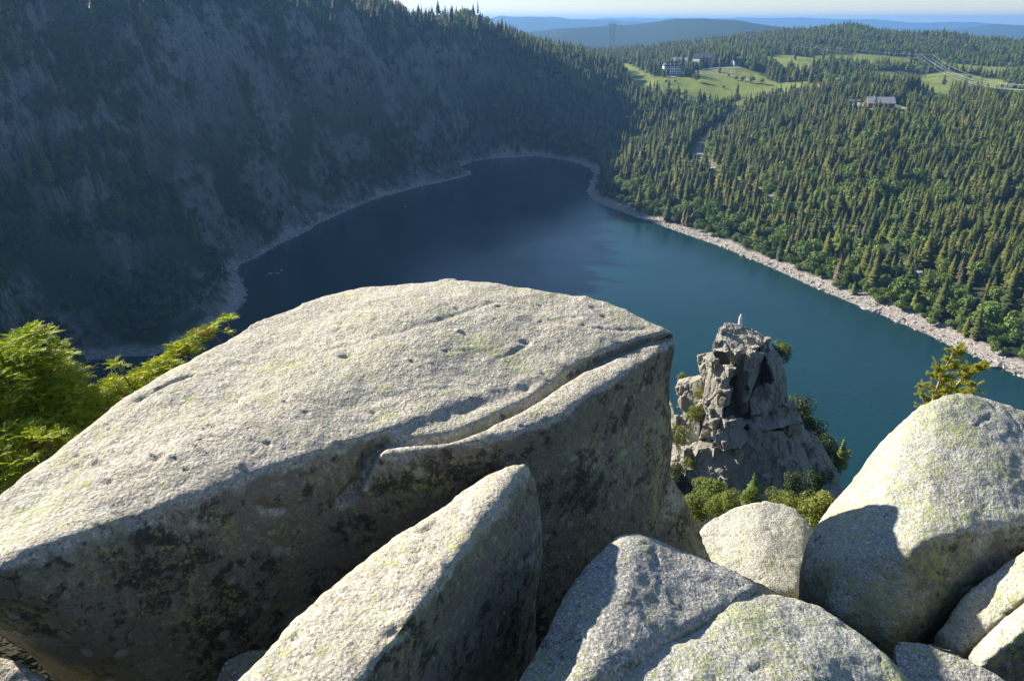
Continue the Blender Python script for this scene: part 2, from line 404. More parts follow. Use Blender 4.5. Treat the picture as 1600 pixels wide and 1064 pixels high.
# ------------------------------------------------------------------ ground mesh (one polar sheet reaching the horizon)
def build_ground():
    az = np.concatenate([np.linspace(-180, -52, 60, endpoint=False), np.linspace(-52, 48, 900, endpoint=False), np.linspace(48, 180, 60, endpoint=False)])
    rr = np.concatenate([np.exp(np.linspace(math.log(0.8), math.log(60), 70, endpoint=False)), np.exp(np.linspace(math.log(60), math.log(240), 70, endpoint=False)),
                         np.linspace(240, 900, 300, endpoint=False), np.linspace(900, 1900, 130, endpoint=False), np.exp(np.linspace(math.log(1900), math.log(17000), 110))])
    A, Rr = np.meshgrid(R(1) * az, rr, indexing='ij'); x = (Rr * np.sin(A)).ravel(); y = (Rr * np.cos(A)).ravel()
    h, d, lm = height(x, y)
    rd = road_dist(x, y); hr = height(x, y, False)[0]; k = 1 - ss(3.5, 9, rd)
    m = (k > 0); h = np.where(m, h * (1 - k) + (hr - 0.25) * k, h)
    na, nr = len(az), len(rr)
    V = np.stack([x, y, h], 1); V = np.concatenate([V, [[0, 0, hz(0, 0.5)]]])
    I = np.arange(na * nr).reshape(na, nr); J = np.roll(I, -1, axis=0)
    F = np.stack([I[:, :-1].ravel(), I[:, 1:].ravel(), J[:, 1:].ravel(), J[:, :-1].ravel()], 1)[:, ::-1]
    # centre fan as degenerate-free quads is skipped: a small disc of tris is added as quads with split edge
    me = np_mesh('ground', V, F, None, True)
    # masks
    mead = np.zeros(len(x))
    for p in MEADOWS:
        c = p.mean(0); rad = np.sqrt(((p - c) ** 2).sum(1)).max() + 30
        near = ((x - c[0]) ** 2 + (y - c[1]) ** 2) < rad ** 2
        if near.any():
            sd = poly_sd(np.stack([x[near], y[near]], 1), p) + pnoise(np.stack([x[near] / 12, y[near] / 12, 0 * x[near]], 1)) * 8
            mead[near] = np.maximum(mead[near], 1 - ss(-4, 4, sd))
    P = np.stack([x, y, h], 1)
    Hg = h.reshape(na, nr); gr = np.gradient(Hg, axis=1) / np.gradient(rr)[None]; ga = np.gradient(Hg, axis=0) / (np.gradient(R(1) * az)[:, None] * rr[None])
    steep = np.clip(np.sqrt(gr ** 2 + ga ** 2).ravel(), 0, 2.2)
    rock = lm * ss(0.19, 0.28, fbm(P, 55, 4, 0.6, 2.2) + (steep - 1.15) * 0.5) * ss(25, 60, d)
    scree = lm * ss(34, 20, d + fbm(P, 40, 3, 0.5, 9.0) * 60) * ss(0, 3, d) 
    beach = ss(14, 9, d + pnoise(P / 7) * 3 + pnoise(P / 38) * 6 + np.where(lm > .5, 7, 1.5) - 3.0 * ss(520, 330, y)) * (d > -6)
    rv = ss(12, 6, rd + pnoise(P / 9) * 7) * (1 - lm) * np.where((x > 262) | (y > 600), 1.0, 0.25)
    c1 = np.ones((len(V), 4), np.float32); c1[:-1, 0] = rock; c1[:-1, 1] = mead; c1[:-1, 2] = beach; c1[:-1, 3] = 1
    c2 = np.ones((len(V), 4), np.float32); c2[:-1, 0] = scree; c2[:-1, 1] = rv; c2[:-1, 2] = ss(120, 60, np.sqrt(x * x + y * y))
    for nme, c in (('mask', c1), ('maskb', c2)):
        a = me.color_attributes.new(nme, 'FLOAT_COLOR', 'POINT'); a.data.foreach_set('color', c.ravel())
    m, nt, b = new_mat('ground'); L = nt.links
    g = nt.nodes.new('ShaderNodeNewGeometry').outputs['Position']
    def attr(n):
        a = nt.nodes.new('ShaderNodeAttribute'); a.attribute_name = n; s = nt.nodes.new('ShaderNodeSeparateColor'); L.new(a.outputs['Color'], s.inputs[0]); return s.outputs
    A1, A2 = attr('mask'), attr('maskb')
    nA = noise(nt, g, 0.02, 6); nB = noise(nt, g, 0.12, 6, 0.65); nC = noise(nt, g, 0.6, 5, 0.7); nD = noise(nt, g, 3.0, 5, 0.7)
    col = mix(nt, nB, (0.014, 0.024, 0.008), (0.045, 0.068, 0.02))
    col = mix(nt, ramp(nt, nC, [(0.55, 0), (0.75, 0.3)]), col, (0.09, 0.085, 0.05))
    rockc = mix(nt, nC, (0.09, 0.09, 0.085), (0.30, 0.29, 0.27)); rockc = mix(nt, ramp(nt, nB, [(0.4, 0.0), (0.65, 0.45)]), rockc, (0.12, 0.12, 0.10))
    mapn = nt.nodes.new('ShaderNodeMapping'); mapn.inputs['Scale'].default_value = (1, 1, 0.16); L.new(g, mapn.inputs[0])
    crk = noise(nt, mapn.outputs[0], 0.35, 6, 0.75)
    rockc = mix(nt, ramp(nt, crk, [(0.38, 0.85), (0.5, 0)]), rockc, (0.05, 0.055, 0.04))
    rf = mth(nt, 'MULTIPLY', A1[0], ramp(nt, nC, [(0.28, 0.1), (0.5, 1)]))
    col = mix(nt, rf, col, rockc)
    scr = mix(nt, voro(nt, g, 0.7, 'F1'), (0.10, 0.10, 0.095), (0.26, 0.25, 0.23))
    col = mix(nt, mth(nt, 'MULTIPLY', A2[0], ramp(nt, nB, [(0.35, 0.0), (0.55, 0.85)])), col, scr)
    mea = mix(nt, nA, (0.12, 0.20, 0.035), (0.28, 0.29, 0.06)); mea = mix(nt, ramp(nt, nC, [(0.4, 0), (0.75, 0.5)]), mea, (0.10, 0.15, 0.04))
    mea = mix(nt, ramp(nt, nB, [(0.5, 0), (0.7, 0.75)]), mea, (0.36, 0.32, 0.13)); mea = mix(nt, ramp(nt, nD, [(0.45, 0), (0.8, 0.5)]), mea, (0.09, 0.12, 0.035))
    col = mix(nt, A1[1], col, mea)
    verge = mix(nt, nC, (0.12, 0.17, 0.04), (0.30, 0.25, 0.14)); col = mix(nt, A2[1], col, verge)
    vb = voro(nt, g, 0.9, 'F1', 'Color'); sp = nt.nodes.new('ShaderNodeSeparateColor'); L.new(vb, sp.inputs[0])
    bea = mix(nt, sp.outputs[0], (0.30, 0.27, 0.24), (0.62, 0.56, 0.50))
    bea = mix(nt, ramp(nt, voro(nt, g, 0.9, 'DISTANCE_TO_EDGE'), [(0.0, 0.8), (0.12, 0)]), bea, (0.10, 0.09, 0.08))
    col = mix(nt, A1[2], col, bea)
    farm = mix(nt, nD, (0.02, 0.022, 0.014), (0.065, 0.065, 0.035)); col = mix(nt, A2[2], col, farm)
    L.new(col, b.inputs['Base Color']); b.inputs['Roughness'].default_value = 0.95; b.inputs['Specular IOR Level'].default_value = 0.1
    h1 = bump(nt, None, crk, 0.6, 2.5); h1 = bump(nt, None, nC, 0.5, 1.5, h1); bump(nt, b, nD, 0.3, 0.2, h1)
    me.materials.append(m)
    o = obj('ground', me); tag(o, kind='structure'); return o
build_ground()

# ------------------------------------------------------------------ water
def build_water():
    r = 700; V = [(-400, 120, 0), (420, 120, 0), (420, 950, 0), (-400, 950, 0)]
    me = np_mesh('lake_water', np.array(V), np.array([[0, 1, 2, 3]]))
    m, nt, b = new_mat('lake_water'); L = nt.links; g = nt.nodes.new('ShaderNodeNewGeometry').outputs['Position']
    n0 = noise(nt, g, 0.012, 3); c = mix(nt, n0, (0.004, 0.031, 0.038), (0.007, 0.043, 0.049))
    L.new(c, b.inputs['Base Color']); b.inputs['Roughness'].default_value = 0.12; b.inputs['IOR'].default_value = 1.333
    mp = nt.nodes.new('ShaderNodeMapping'); mp.inputs['Rotation'].default_value = (0, 0, R(25)); mp.inputs['Scale'].default_value = (1, 0.45, 1); L.new(g, mp.inputs[0])
    gate = ramp(nt, noise(nt, g, 0.008, 3), [(0.35, 0.3), (0.65, 1.0)])
    w = mth(nt, 'MULTIPLY', noise(nt, mp.outputs[0], 0.7, 6, 0.65), gate)
    L.new(ramp(nt, noise(nt, mp.outputs[0], 0.02, 5, 0.6), [(0.35, 0.07), (0.65, 0.24)]), b.inputs['Roughness'])
    bump(nt, b, w, 0.5, 0.4); me.materials.append(m)
    o = obj('lake_water', me); tag(o, kind='structure')
build_water()

# ------------------------------------------------------------------ roads
asph = plain('asphalt', (0.27, 0.265, 0.26), 0.9, 0, 0.2, 0.6)
gravel = plain('gravel_path', (0.42, 0.37, 0.28), 0.95, 0, 0.2, 0.8)
paint = plain('road_paint', (0.7, 0.7, 0.68), 0.7)
for path, wdt, nm in ROADS:
    mb = MB(); n = len(path); t = np.gradient(path, axis=0); t /= np.linalg.norm(t, axis=1)[:, None]; nn = np.stack([-t[:, 1], t[:, 0]], 1)
    L_, Rt = path + nn * wdt / 2, path - nn * wdt / 2
    zc = height(path[:, 0], path[:, 1], False)[0] + 0.1
    zL = height(L_[:, 0], L_[:, 1], False)[0] + 0.1; zR = height(Rt[:, 0], Rt[:, 1], False)[0] + 0.1
    V = []
    for i in range(n):
        V += [(L_[i][0], L_[i][1], zL[i] - 1.2), (L_[i][0], L_[i][1], zL[i]), (path[i][0], path[i][1], zc[i] + .05), (Rt[i][0], Rt[i][1], zR[i]), (Rt[i][0], Rt[i][1], zR[i] - 1.2)]
    F = [(i * 5 + k, i * 5 + k + 1, i * 5 + 6 + k, i * 5 + 5 + k) for i in range(n - 1) for k in range(4)]
    mb.add(V, F); o = mb.build(nm, asph if nm == 'road' else gravel, smooth=False); tag(o, kind='structure')
# ------------------------------------------------------------------ tree shapes
RNG = np.random.RandomState(11)
spruce_mats = [leaf_mat('spruce_needles', (0.032, 0.062, 0.012), (0.19, 0.19, 0.032), 0.15, 0.7, 0.15)]
birch_mat = leaf_mat('broad_leaves', (0.08, 0.15, 0.025), (0.21, 0.28, 0.05), 0.25, 0.6, 0.2)
shrub_mat = leaf_mat('shrub_leaves', (0.035, 0.07, 0.018), (0.09, 0.14, 0.035), 0.2, 0.6, 0.2)
brown_mat = leaf_mat('brown_needles', (0.12, 0.09, 0.055), (0.19, 0.14, 0.08), 0.1, 0.8, 0.2)
bark = plain('bark', (0.16, 0.125, 0.10), 0.95, 0, 0.3, 2)
pale_bark = plain('pale_dead_wood', (0.42, 0.38, 0.33), 0.9, 0, 0.2, 3)

def spruce_arrays(seed, lv=13, nb=9, wid=0.19, thin=0.0):
    """unit-height conifer: drooping jagged boughs in whorls"""
    r = np.random.RandomState(seed); V = []; F = []
    for l in range(lv):
        t = (l + r.uniform(-.2, .2)) / lv; z0 = 0.10 + 0.88 * t ** 0.95
        rad = wid * (1 - t) ** 0.85 * r.uniform(0.85, 1.15) + 0.012
        if t < 0.12: rad *= 0.75
        n = max(5, int(nb * (1 - 0.4 * t))); ph = r.uniform(0, 7)
        for k in range(n):
            if r.rand() < thin: continue
            a = ph + 2 * math.pi * (k + r.uniform(-.3, .3)) / n; L = rad * r.uniform(0.65, 1.25); hw = 0.55 * L * r.uniform(.7, 1.1) + .006
            dr = L * r.uniform(0.25, 0.6); ca, sa = math.cos(a), math.sin(a)
            b = len(V)
            V += [(0, 0, z0 + 0.03), (ca * L * .55 - sa * hw, sa * L * .55 + ca * hw, z0 - dr * .55), (ca * L, sa * L, z0 - dr + 0.2 * L), (ca * L * .55 + sa * hw, sa * L * .55 - ca * hw, z0 - dr * .55),
                  (ca * L * .6, sa * L * .6, z0 - dr * 0.1 + .012)]
            F += [(b, b + 1, b + 4), (b + 1, b + 2, b + 4), (b + 2, b + 3, b + 4), (b + 3, b, b + 4)]
    b = len(V); V += [(0.012, 0, .93), (-.006, .01, .93), (-.006, -.01, .93), (0, 0, 1.02)]; F += [(b, b + 1, b + 3), (b + 1, b + 2, b + 3), (b + 2, b, b + 3)]
    return np.array(V), np.array(F)
def broad_arrays(seed, n=420, flat=0.8, base=0.2, leaf=0.07, lobes=7):
    """unit-height round crown: small leaf clumps over several lobes, with gaps"""
    r = np.random.RandomState(seed); V = []; F = []
    cs = [(r.uniform(-.22, .22), r.uniform(-.22, .22), r.uniform(base + .18, .82), r.uniform(.14, .24)) for _ in range(lobes)] + [(0, 0, .6, .3)]
    for i in range(n):
        c = cs[r.randint(len(cs))]; d = r.normal(size=3); d /= np.linalg.norm(d); d[2] *= flat
        p = np.array(c[:3]) + d * c[3] * r.uniform(.75, 1.08)
        p[2] = max(base * .8, p[2]); q = r.normal(size=3); q /= np.linalg.norm(q); q = q * .6 + d; q /= np.linalg.norm(q)
        u = np.cross(q, r.normal(size=3)); u /= np.linalg.norm(u); w = np.cross(q, u); s = leaf * r.uniform(.5, 1.2)
        b = len(V); V += [p + u * s * r.uniform(.7, 1.2), p + w * s * r.uniform(.5, 1.1), p - u * s * r.uniform(.7, 1.2), p - w * s * r.uniform(.5, 1.1)]
        F += [(b, b + 1, b + 2), (b, b + 2, b + 3)]
    return np.array(V), np.array(F)
def trunk_arrays(top=0.9, r0=0.012, lean=0.0, n=6, limbs=0, seed=0):
    mb = MB(); mb.tube([(0, 0, -0.03), (lean * .4, 0, top * .5), (lean, 0, top)], [r0, r0 * .7, r0 * .2], n)
    r = random.Random(seed)
    for k in range(limbs):
        a = r.uniform(0, 6.3); z = r.uniform(.2, .5); mb.tube([(0, 0, z), (math.cos(a) * .12, math.sin(a) * .12, z + .12), (math.cos(a) * .22, math.sin(a) * .22, z + .28)], [r0 * .55, r0 * .4, r0 * .15], 5)
    return mb
def mesh_of(mb, name, mat):
    me = bpy.data.meshes.new(name); me.from_pydata(mb.v, [], mb.f); me.update(); me.materials.append(mat); return me

SPR = []   # (crown mesh, trunk mesh)
for s in range(6):
    V, F = spruce_arrays(20 + s, 17 + s % 3 * 2, 10, [0.20, 0.165, 0.23, 0.19, 0.15, 0.205][s], 0.05)
    SPR.append((np_mesh('crown', V, F, spruce_mats[0]), mesh_of(trunk_arrays(), 'trunk', bark)))
BRD = []
for s in range(5):
    V, F = broad_arrays(50 + s, 620, 0.85, [0.14, 0.2, 0.1, 0.16, 0.22][s], 0.055)
    BRD.append((np_mesh('crown', V, F, birch_mat), mesh_of(trunk_arrays(.7, .016, 0, 6, 5, s), 'trunk', bark)))
SHB = []
for s in range(4):
    V, F = broad_arrays(70 + s, 260, 0.9, 0.0, 0.085, 6); SHB.append(np_mesh('shrub_mass', V, F, shrub_mat))
light_mat = leaf_mat('young_needles', (0.08, 0.13, 0.02), (0.21, 0.24, 0.04), 0.2, 0.65, 0.15)
SPL = []
for s in range(3):
    V, F = spruce_arrays(120 + s, 12, 9, [0.27, 0.23, 0.3][s], 0.08); SPL.append((np_mesh('crown', V, F, light_mat), SPR[s][1]))
V, F = spruce_arrays(99, 16, 8, 0.17, 0.1); SPB = np_mesh('crown', V, F, brown_mat)

# ------------------------------------------------------------------ where the trees stand
def grid_pts(x0, x1, y0, y1, sp, seed, jit=0.42):
    r = np.random.RandomState(seed); X, Y = np.meshgrid(np.arange(x0, x1, sp), np.arange(y0, y1, sp)); X = X.ravel(); Y = Y.ravel()
    return X + r.uniform(-jit, jit, len(X)) * sp, Y + r.uniform(-jit, jit, len(Y)) * sp
def in_view(x, y, m=40):
    px = 800 + 1200 * x / np.maximum(y, 1) / 1.03
    return (px > -120) & (px < 1720) & (y > 120)
def project(x, y, z):
    d = y * CP - (z - EYE) * SP; u = x / d; v = -(y * SP + (z - EYE) * CP) / d
    return 800 + 1200 * u, 532 + 1200 * v, d
xs, ys, sps = [], [], []
for a in ((-700, 700, 250, 1000, 6.0), (-600, 1100, 1000, 2100, 9.0)):
    X, Y = grid_pts(*a, seed=int(a[2])); k = in_view(X, Y); xs.append(X[k]); ys.append(Y[k])
TX, TY = np.concatenate(xs), np.concatenate(ys)
TH, TD, TL = height(TX, TY)
tP = np.stack([TX, TY, 0 * TX], 1)
keep = TD > 7
keep &= road_dist(TX, TY) > np.where((TX < 262) & (TY < 600), 4.2, 6.5)
msd = np.full(len(TX), 1e9)
for p in MEADOWS: msd = np.minimum(msd, poly_sd(tP[:, :2], p))
n_a = fbm(tP, 60, 3, 0.5, 4.0); n_b = fbm(tP, 25, 3, 0.6, 21.0); rnd = RNG.rand(len(TX))
keep &= (msd > 2) | (rnd < 0.008)
# sight gaps that leave the road open to the viewpoint
def gap(px0, px1, Y0, Y1):
    px, py, _ = project(TX, TY, TH); return (px > px0) & (px < px1) & (TY > Y0) & (TY < Y1)
rg = [hit(1097, 240, 330), hit(1143, 190, 330), hit(1125, 270, 330), hit(1165, 292, 330), hit(1300, 352, 330)]
for (q, w) in zip(rg, (13, 10, 7, 6, 6)):
    keep &= ~gap(800 + 1200 * q[0] / q[1] / 1.02 * 1.0 - w, 800 + 1200 * q[0] / q[1] / 1.02 + w, q[1] - 62, q[1] + 2)
rb = hit(1550, 488, 300); sd_low = road_dist(TX, TY)
lowroad = (TX > 262) & (TY < 420) & (sd_low < 15)
keep &= ~(lowroad & (rnd < 0.75))
# left wall: rock bands stay bare
eps = 3.0
gx = (height(TX + eps, TY, False)[0] - TH) / eps; gy = (height(TX, TY + eps, False)[0] - TH) / eps; st = np.sqrt(gx ** 2 + gy ** 2)
left = TL > 0.5
st = np.sqrt(((height(TX + eps, TY)[0] - TH) / eps) ** 2 + ((height(TX, TY + eps)[0] - TH) / eps) ** 2); rockness = fbm(np.stack([TX, TY, TH], 1), 55, 4, 0.6, 2.2) + (np.clip(st, 0, 2.2) - 1.15) * 0.35
# kinds: 0 spruce, 1 broadleaf, 2 shrub, 3 brown
kind = np.zeros(len(TX), int)
shore_b = (TD < 27 + 26 * n_b) & ~left & (rnd < 0.8)
kind[shore_b] = 1
kind[(~left) & (n_b + 0.3 * n_a > 0.30) & (rnd < .7)] = 1
kind[(~left) & (rnd > .90) & (kind == 0)] = 1
n_c = fbm(tP, 110, 3, 0.55, 77.0)
kind[(~left) & (kind == 0) & ((n_c > 0.12) | ((TY > 1250) & (TX > 300) & (n_c > -0.2))) & (RNG.rand(len(TX)) < .8)] = 4
kind[(~left) & (rnd > 0.985)] = 3
upper = left & (TY + TX * 0.6 > 640 + 60 * n_a)        # the conifer wood on the far half of the left wall
kind[left & ~upper] = 2
kind[upper & (n_b > 0.28)] = 1
kind[left & ~upper & (rnd < 0.28) & (TH > 25)] = 0
kind[upper & (rnd > 0.97)] = 3
keep &= ~(left & ~upper & (rockness > 0.16) & (rnd < 0.85))
keep &= ~(left & (TD < 13) & (rnd < 0.9))
keep &= ~(upper & (rockness > 0.3) & (rnd < 0.8))
thin = (~left) & (TY > 1150) & (n_a > 0.15) & (rnd < 0.5); keep &= ~thin
# plateau behind the crest is out of sight
ppx, ppy, pdd = project(TX, TY, TH + 22); keep &= (ppy > -60)
size = np.where(kind == 0, 9.5 + 12.5 * RNG.rand(len(TX)) + 6 * n_a, np.where(kind == 1, 8 + 7 * RNG.rand(len(TX)), np.where(kind == 3, 12 + 8 * RNG.rand(len(TX)), np.where(kind == 4, 7 + 9 * RNG.rand(len(TX)), 4.5 + 5.5 * RNG.rand(len(TX))))))
size = np.where((kind == 1) & (TD < 18), size * .6, size); size = np.where((TY > 1300), size * 0.82, size)
size = np.where(upper & (kind == 0), size * 0.85, size)
ix = np.where(keep)[0]
# shrubs between the trees of the left wall
X2, Y2 = grid_pts(-520, 0, 215, 900, 3.1, 5); k = in_view(X2, Y2); X2, Y2 = X2[k], Y2[k]; H2, D2, L2 = height(X2, Y2)
st2 = np.sqrt(((height(X2 + eps, Y2)[0] - H2) / eps) ** 2 + ((height(X2, Y2 + eps)[0] - H2) / eps) ** 2); ro2 = fbm(np.stack([X2, Y2, H2], 1), 55, 4, 0.6, 2.2) + (np.clip(st2, 0, 2.2) - 1.15) * 0.35; nb2 = fbm(np.stack([X2, Y2, 0 * X2], 1), 14, 3, .6, 40.)
k2 = (L2 > 0.5) & (D2 > 12) & (nb2 * .6 - 1.2 * ro2 > -0.24) & (project(X2, Y2, H2)[1] > -50); X2, Y2, H2 = X2[k2], Y2[k2], H2[k2]

def scatter(name, meshes, P, scale, seed, label=None):
    """one object holding many plants of a far-off wood, placed by geometry nodes"""
    r = np.random.RandomState(seed); n = len(P)
    me = bpy.data.meshes.new(name); me.vertices.add(n); me.vertices.foreach_set('co', P.astype(np.float32).ravel())
    for nm, ty, arr in (('sc', 'FLOAT', scale), ('rz', 'FLOAT', r.uniform(0, 6.28, n)), ('vi', 'INT', r.randint(0, len(meshes), n)), ('wd', 'FLOAT', r.uniform(0.7, 1.4, n))):
        a = me.attributes.new(nm, ty, 'POINT'); a.data.foreach_set('value', arr.astype(np.float32 if ty == 'FLOAT' else np.int32))
    o = obj(name, me); tag(o, label=label, kind='stuff')
    ng = bpy.data.node_groups.new(name, 'GeometryNodeTree')
    ng.interface.new_socket('Geometry', in_out='INPUT', socket_type='NodeSocketGeometry'); ng.interface.new_socket('Geometry', in_out='OUTPUT', socket_type='NodeSocketGeometry')
    N = ng.nodes; L = ng.links; gi = N.new('NodeGroupInput'); go = N.new('NodeGroupOutput')
    g2i = N.new('GeometryNodeGeometryToInstance')
    for me_s in reversed(meshes):
        so_ = bpy.data.objects.new(me_s.name + '_source', me_s)
        oi = N.new('GeometryNodeObjectInfo'); oi.inputs['Object'].default_value = so_; oi.inputs['As Instance'].default_value = True
        L.new(oi.outputs['Geometry'], g2i.inputs[0])
    def at(nm, ty='FLOAT'):
        a = N.new('GeometryNodeInputNamedAttribute'); a.data_type = ty; a.inputs['Name'].default_value = nm; return a.outputs['Attribute']
    ip = N.new('GeometryNodeInstanceOnPoints'); L.new(gi.outputs[0], ip.inputs['Points']); L.new(g2i.outputs[0], ip.inputs['Instance'])
    ip.inputs['Pick Instance'].default_value = True; L.new(at('vi', 'INT'), ip.inputs['Instance Index'])
    cx = N.new('ShaderNodeCombineXYZ'); L.new(at('rz'), cx.inputs[2]); L.new(cx.outputs[0], ip.inputs['Rotation'])
    sx = N.new('ShaderNodeCombineXYZ'); mm = N.new('ShaderNodeMath'); mm.operation = 'MULTIPLY'; s_ = at('sc'); L.new(s_, mm.inputs[0]); L.new(at('wd'), mm.inputs[1])
    L.new(mm.outputs[0], sx.inputs[0]); L.new(mm.outputs[0], sx.inputs[1]); L.new(s_, sx.inputs[2]); L.new(sx.outputs[0], ip.inputs['Scale'])
    L.new(ip.outputs[0], go.inputs[0])
    md = o.modifiers.new('scatter', 'NODES'); md.node_group = ng
    return o

# which trees stand as objects of their own: those that show largest on the lit right shore
px, py, dd = project(TX, TY, TH + size * .5); app = size / dd * 1200
def covered(px, py):
    """behind the boulders or the pinnacle of the foreground"""
    top = np.interp(px, [0, 200, 400, 560, 700, 850, 950, 1056, 1057, 1290, 1330, 1430, 1500, 1600], [480, 560, 495, 445, 433, 446, 470, 517, 1000, 1000, 730, 630, 608, 645])
    return py > top - 8
vis = keep & (px > 5) & (px < 1595) & (py > 5) & ~covered(px, py)
single = []
for kd, most in ((0, 240), (1, 280), (3, 60), (4, 55)):
    c = np.where(vis & (kind == kd) & (~left if kd != 3 else True))[0]; c = c[np.argsort(-app[c])][:most]; single.append(c)
sset = set(np.concatenate(single).tolist())
rest = np.array([i for i in ix if i not in sset])
def sel(kd): return rest[kind[rest] == kd]
q = sel(0); scatter('spruce_wood', [a for a, _ in SPR], np.stack([TX[q], TY[q], TH[q] - .3], 1), size[q], 1)
q = sel(4); scatter('young_spruce_wood', [a for a, _ in SPL], np.stack([TX[q], TY[q], TH[q] - .3], 1), size[q], 6)
q = sel(1); scatter('broadleaf_wood', [a for a, _ in BRD], np.stack([TX[q], TY[q], TH[q] - .8], 1), size[q] * 1.05, 2)
q = sel(3); scatter('withered_spruce_wood', [SPB], np.stack([TX[q], TY[q], TH[q] - .3], 1), size[q], 3)
q = sel(2); PS = np.concatenate([np.stack([TX[q], TY[q], TH[q] - .5], 1), np.stack([X2, Y2, H2 - .5], 1)]); scatter('hillside_scrub', SHB, PS, np.concatenate([size[q], 2.2 + 3.8 * RNG.rand(len(X2)) ** 1.5]), 4)

ZONES = [(hit(1000, 290, 330), 'near the bend of the far stony shore'), (hit(1120, 300, 330), 'on the slope between lake and shadow striped road'),
         (hit(1250, 380, 330), 'above the long straight stretch of pale shore'), (hit(1400, 420, 330), 'above the pale shore, short of the lower road'),
         (hit(1530, 500, 300), 'between the lower road and the stony shore'), (hit(1560, 400, 300), 'uphill of the lower road bend'), (hit(1350, 300, 330), 'in the middle of the lit forest slope'),
         (hit(1520, 280, 330), 'high on the lit slope among withered trunks'), (hit(1180, 230, 330), 'on the slope behind the road clearing'), (hit(1300, 210, 330), 'in the wood below the long roofed chalet'),
         (hit(1040, 190, 330), 'in the wood below the green meadow')]
ZP = np.array([z[0][:2] for z in ZONES])
def zone(x, y): return ZONES[int(((ZP - np.array([x, y])) ** 2).sum(1).argmin())][1]
def place_tree(name, pair, x, y, z, s, label, cat, group, rz, wd=1.0):
    e = empty(name, (x, y, z), rz); e.scale = (s * wd, s * wd, s); tag(e, label, cat, group)
    for nm, me in zip(('crown', 'trunk'), pair): obj(nm, me, e)
    return e
for i in single[0]:
    hgt = 'tall' if size[i] > 21 else ('medium' if size[i] > 16 else 'small')
    v = int(RNG.randint(6)); form = ['full', 'slim', 'broad', 'dark', 'narrow pointed', 'shaggy'][v]
    place_tree('spruce_tree', SPR[v], TX[i], TY[i], TH[i] - .3, size[i], f'{hgt} {form} green spruce {zone(TX[i], TY[i])}', 'spruce', 'spruces ' + zone(TX[i], TY[i]), RNG.uniform(0, 6.28), RNG.uniform(.85, 1.15))
for i in single[1]:
    v = int(RNG.randint(5)); form = ['round', 'upright', 'spreading', 'loose', 'lopsided'][v]; big = 'large' if size[i] > 11 else 'small'
    place_tree('broadleaf_tree', BRD[v], TX[i], TY[i], TH[i] - .8, size[i] * 1.05, f'{big} {form} light green broadleaf tree {zone(TX[i], TY[i])}', 'tree', 'broadleaf trees ' + zone(TX[i], TY[i]), RNG.uniform(0, 6.28), RNG.uniform(.9, 1.25))
for i in single[2]:
    place_tree('withered_spruce', (SPB, SPR[0][1]), TX[i], TY[i], TH[i] - .3, size[i], ('reddish brown spruce on the shaded left wall' if left[i] else f'reddish brown withered spruce {zone(TX[i], TY[i])}'), 'spruce', 'withered brown spruces', RNG.uniform(0, 6.28))

for i in single[3]:
    v = int(RNG.randint(3)); form = ['bushy', 'pointed', 'wide'][v]
    place_tree('spruce_tree', SPL[v], TX[i], TY[i], TH[i] - .3, size[i], f'young {form} light green spruce {zone(TX[i], TY[i])}', 'spruce', 'young spruces ' + zone(TX[i], TY[i]), RNG.uniform(0, 6.28), RNG.uniform(.9, 1.15))
# bare dead trunks on the lit slope
for k, (a, b) in enumerate([(1250, 380), (1480, 235), (1512, 228), (1535, 232), (1418, 285), (1560, 236), (1525, 222), (1331, 396)]):
    q = hit(a, b, 330); mb = MB(); H = 15 + k % 4 * 2
    mb.tube([(0, 0, -.5), (.2, 0, H * .5), (.3, .2, H)], [.32, .2, .05], 6)
    e = empty('dead_trunk', q); tag(e, f'bare pale dead spruce trunk standing {zone(q[0], q[1])}', 'dead tree', 'bare dead trunks'); mb.build('trunk', pale_bark, e)
    bb = MB(); rr_ = random.Random(k)
    for j in range(16):
        z = H * (.25 + .7 * j / 16); an = rr_.uniform(0, 6.3); l = (1 - z / H) * 3 + .6
        bb.tube([(.2, 0, z), (math.cos(an) * l, math.sin(an) * l, z - .3 * l)], [.06, .02], 4)
    bb.build('bare_branches', pale_bark, e)

# ------------------------------------------------------------------ stones of the shore
def stone_mesh(seed, mat):
    r = np.random.RandomState(seed); bm = bmesh.new(); pts = r.normal(size=(16, 3)); pts /= np.linalg.norm(pts, axis=1)[:, None]; pts *= [1, .8, .6]
    for p in pts: bm.verts.new(p * r.uniform(.8, 1.1))
    bmesh.ops.convex_hull(bm, input=bm.verts); loose = [v for v in bm.verts if not v.link_faces]; bmesh.ops.delete(bm, geom=loose, context='VERTS')
    me = bpy.data.meshes.new('stone'); bm.to_mesh(me); bm.free(); me.materials.append(mat); return me
def stone_material():
    m, nt, b = new_mat('shore_stone'); oi = nt.nodes.new('ShaderNodeObjectInfo').outputs['Random']
    c = mix(nt, oi, (0.17, 0.155, 0.14), (0.60, 0.54, 0.47)); nt.links.new(c, b.inputs['Base Color']); b.inputs['Roughness'].default_value = .9; return m
smat = stone_material(); STN = [stone_mesh(s, smat) for s in range(6)]
r = np.random.RandomState(3); edges = []
Lp = LAKE; Ln = np.roll(Lp, -1, axis=0)
for a, b in zip(Lp[:len(SHORE_PX)], Ln[:len(SHORE_PX)]):
    l = np.linalg.norm(b - a); n = int(l * 3.2); t = r.rand(n); nrm = np.array([b[1] - a[1], -(b[0] - a[0])]) / max(l, .01)
    off = np.abs(r.normal(size=n)) * 5.5 - 1.2
    edges.append(a + (b - a) * t[:, None] + nrm * off[:, None] * -1)
E_ = np.concatenate(edges); hE, dE, lE = height(E_[:, 0], E_[:, 1])
flip = dE < -3; kE = (dE > -2.5) & (dE < 16)
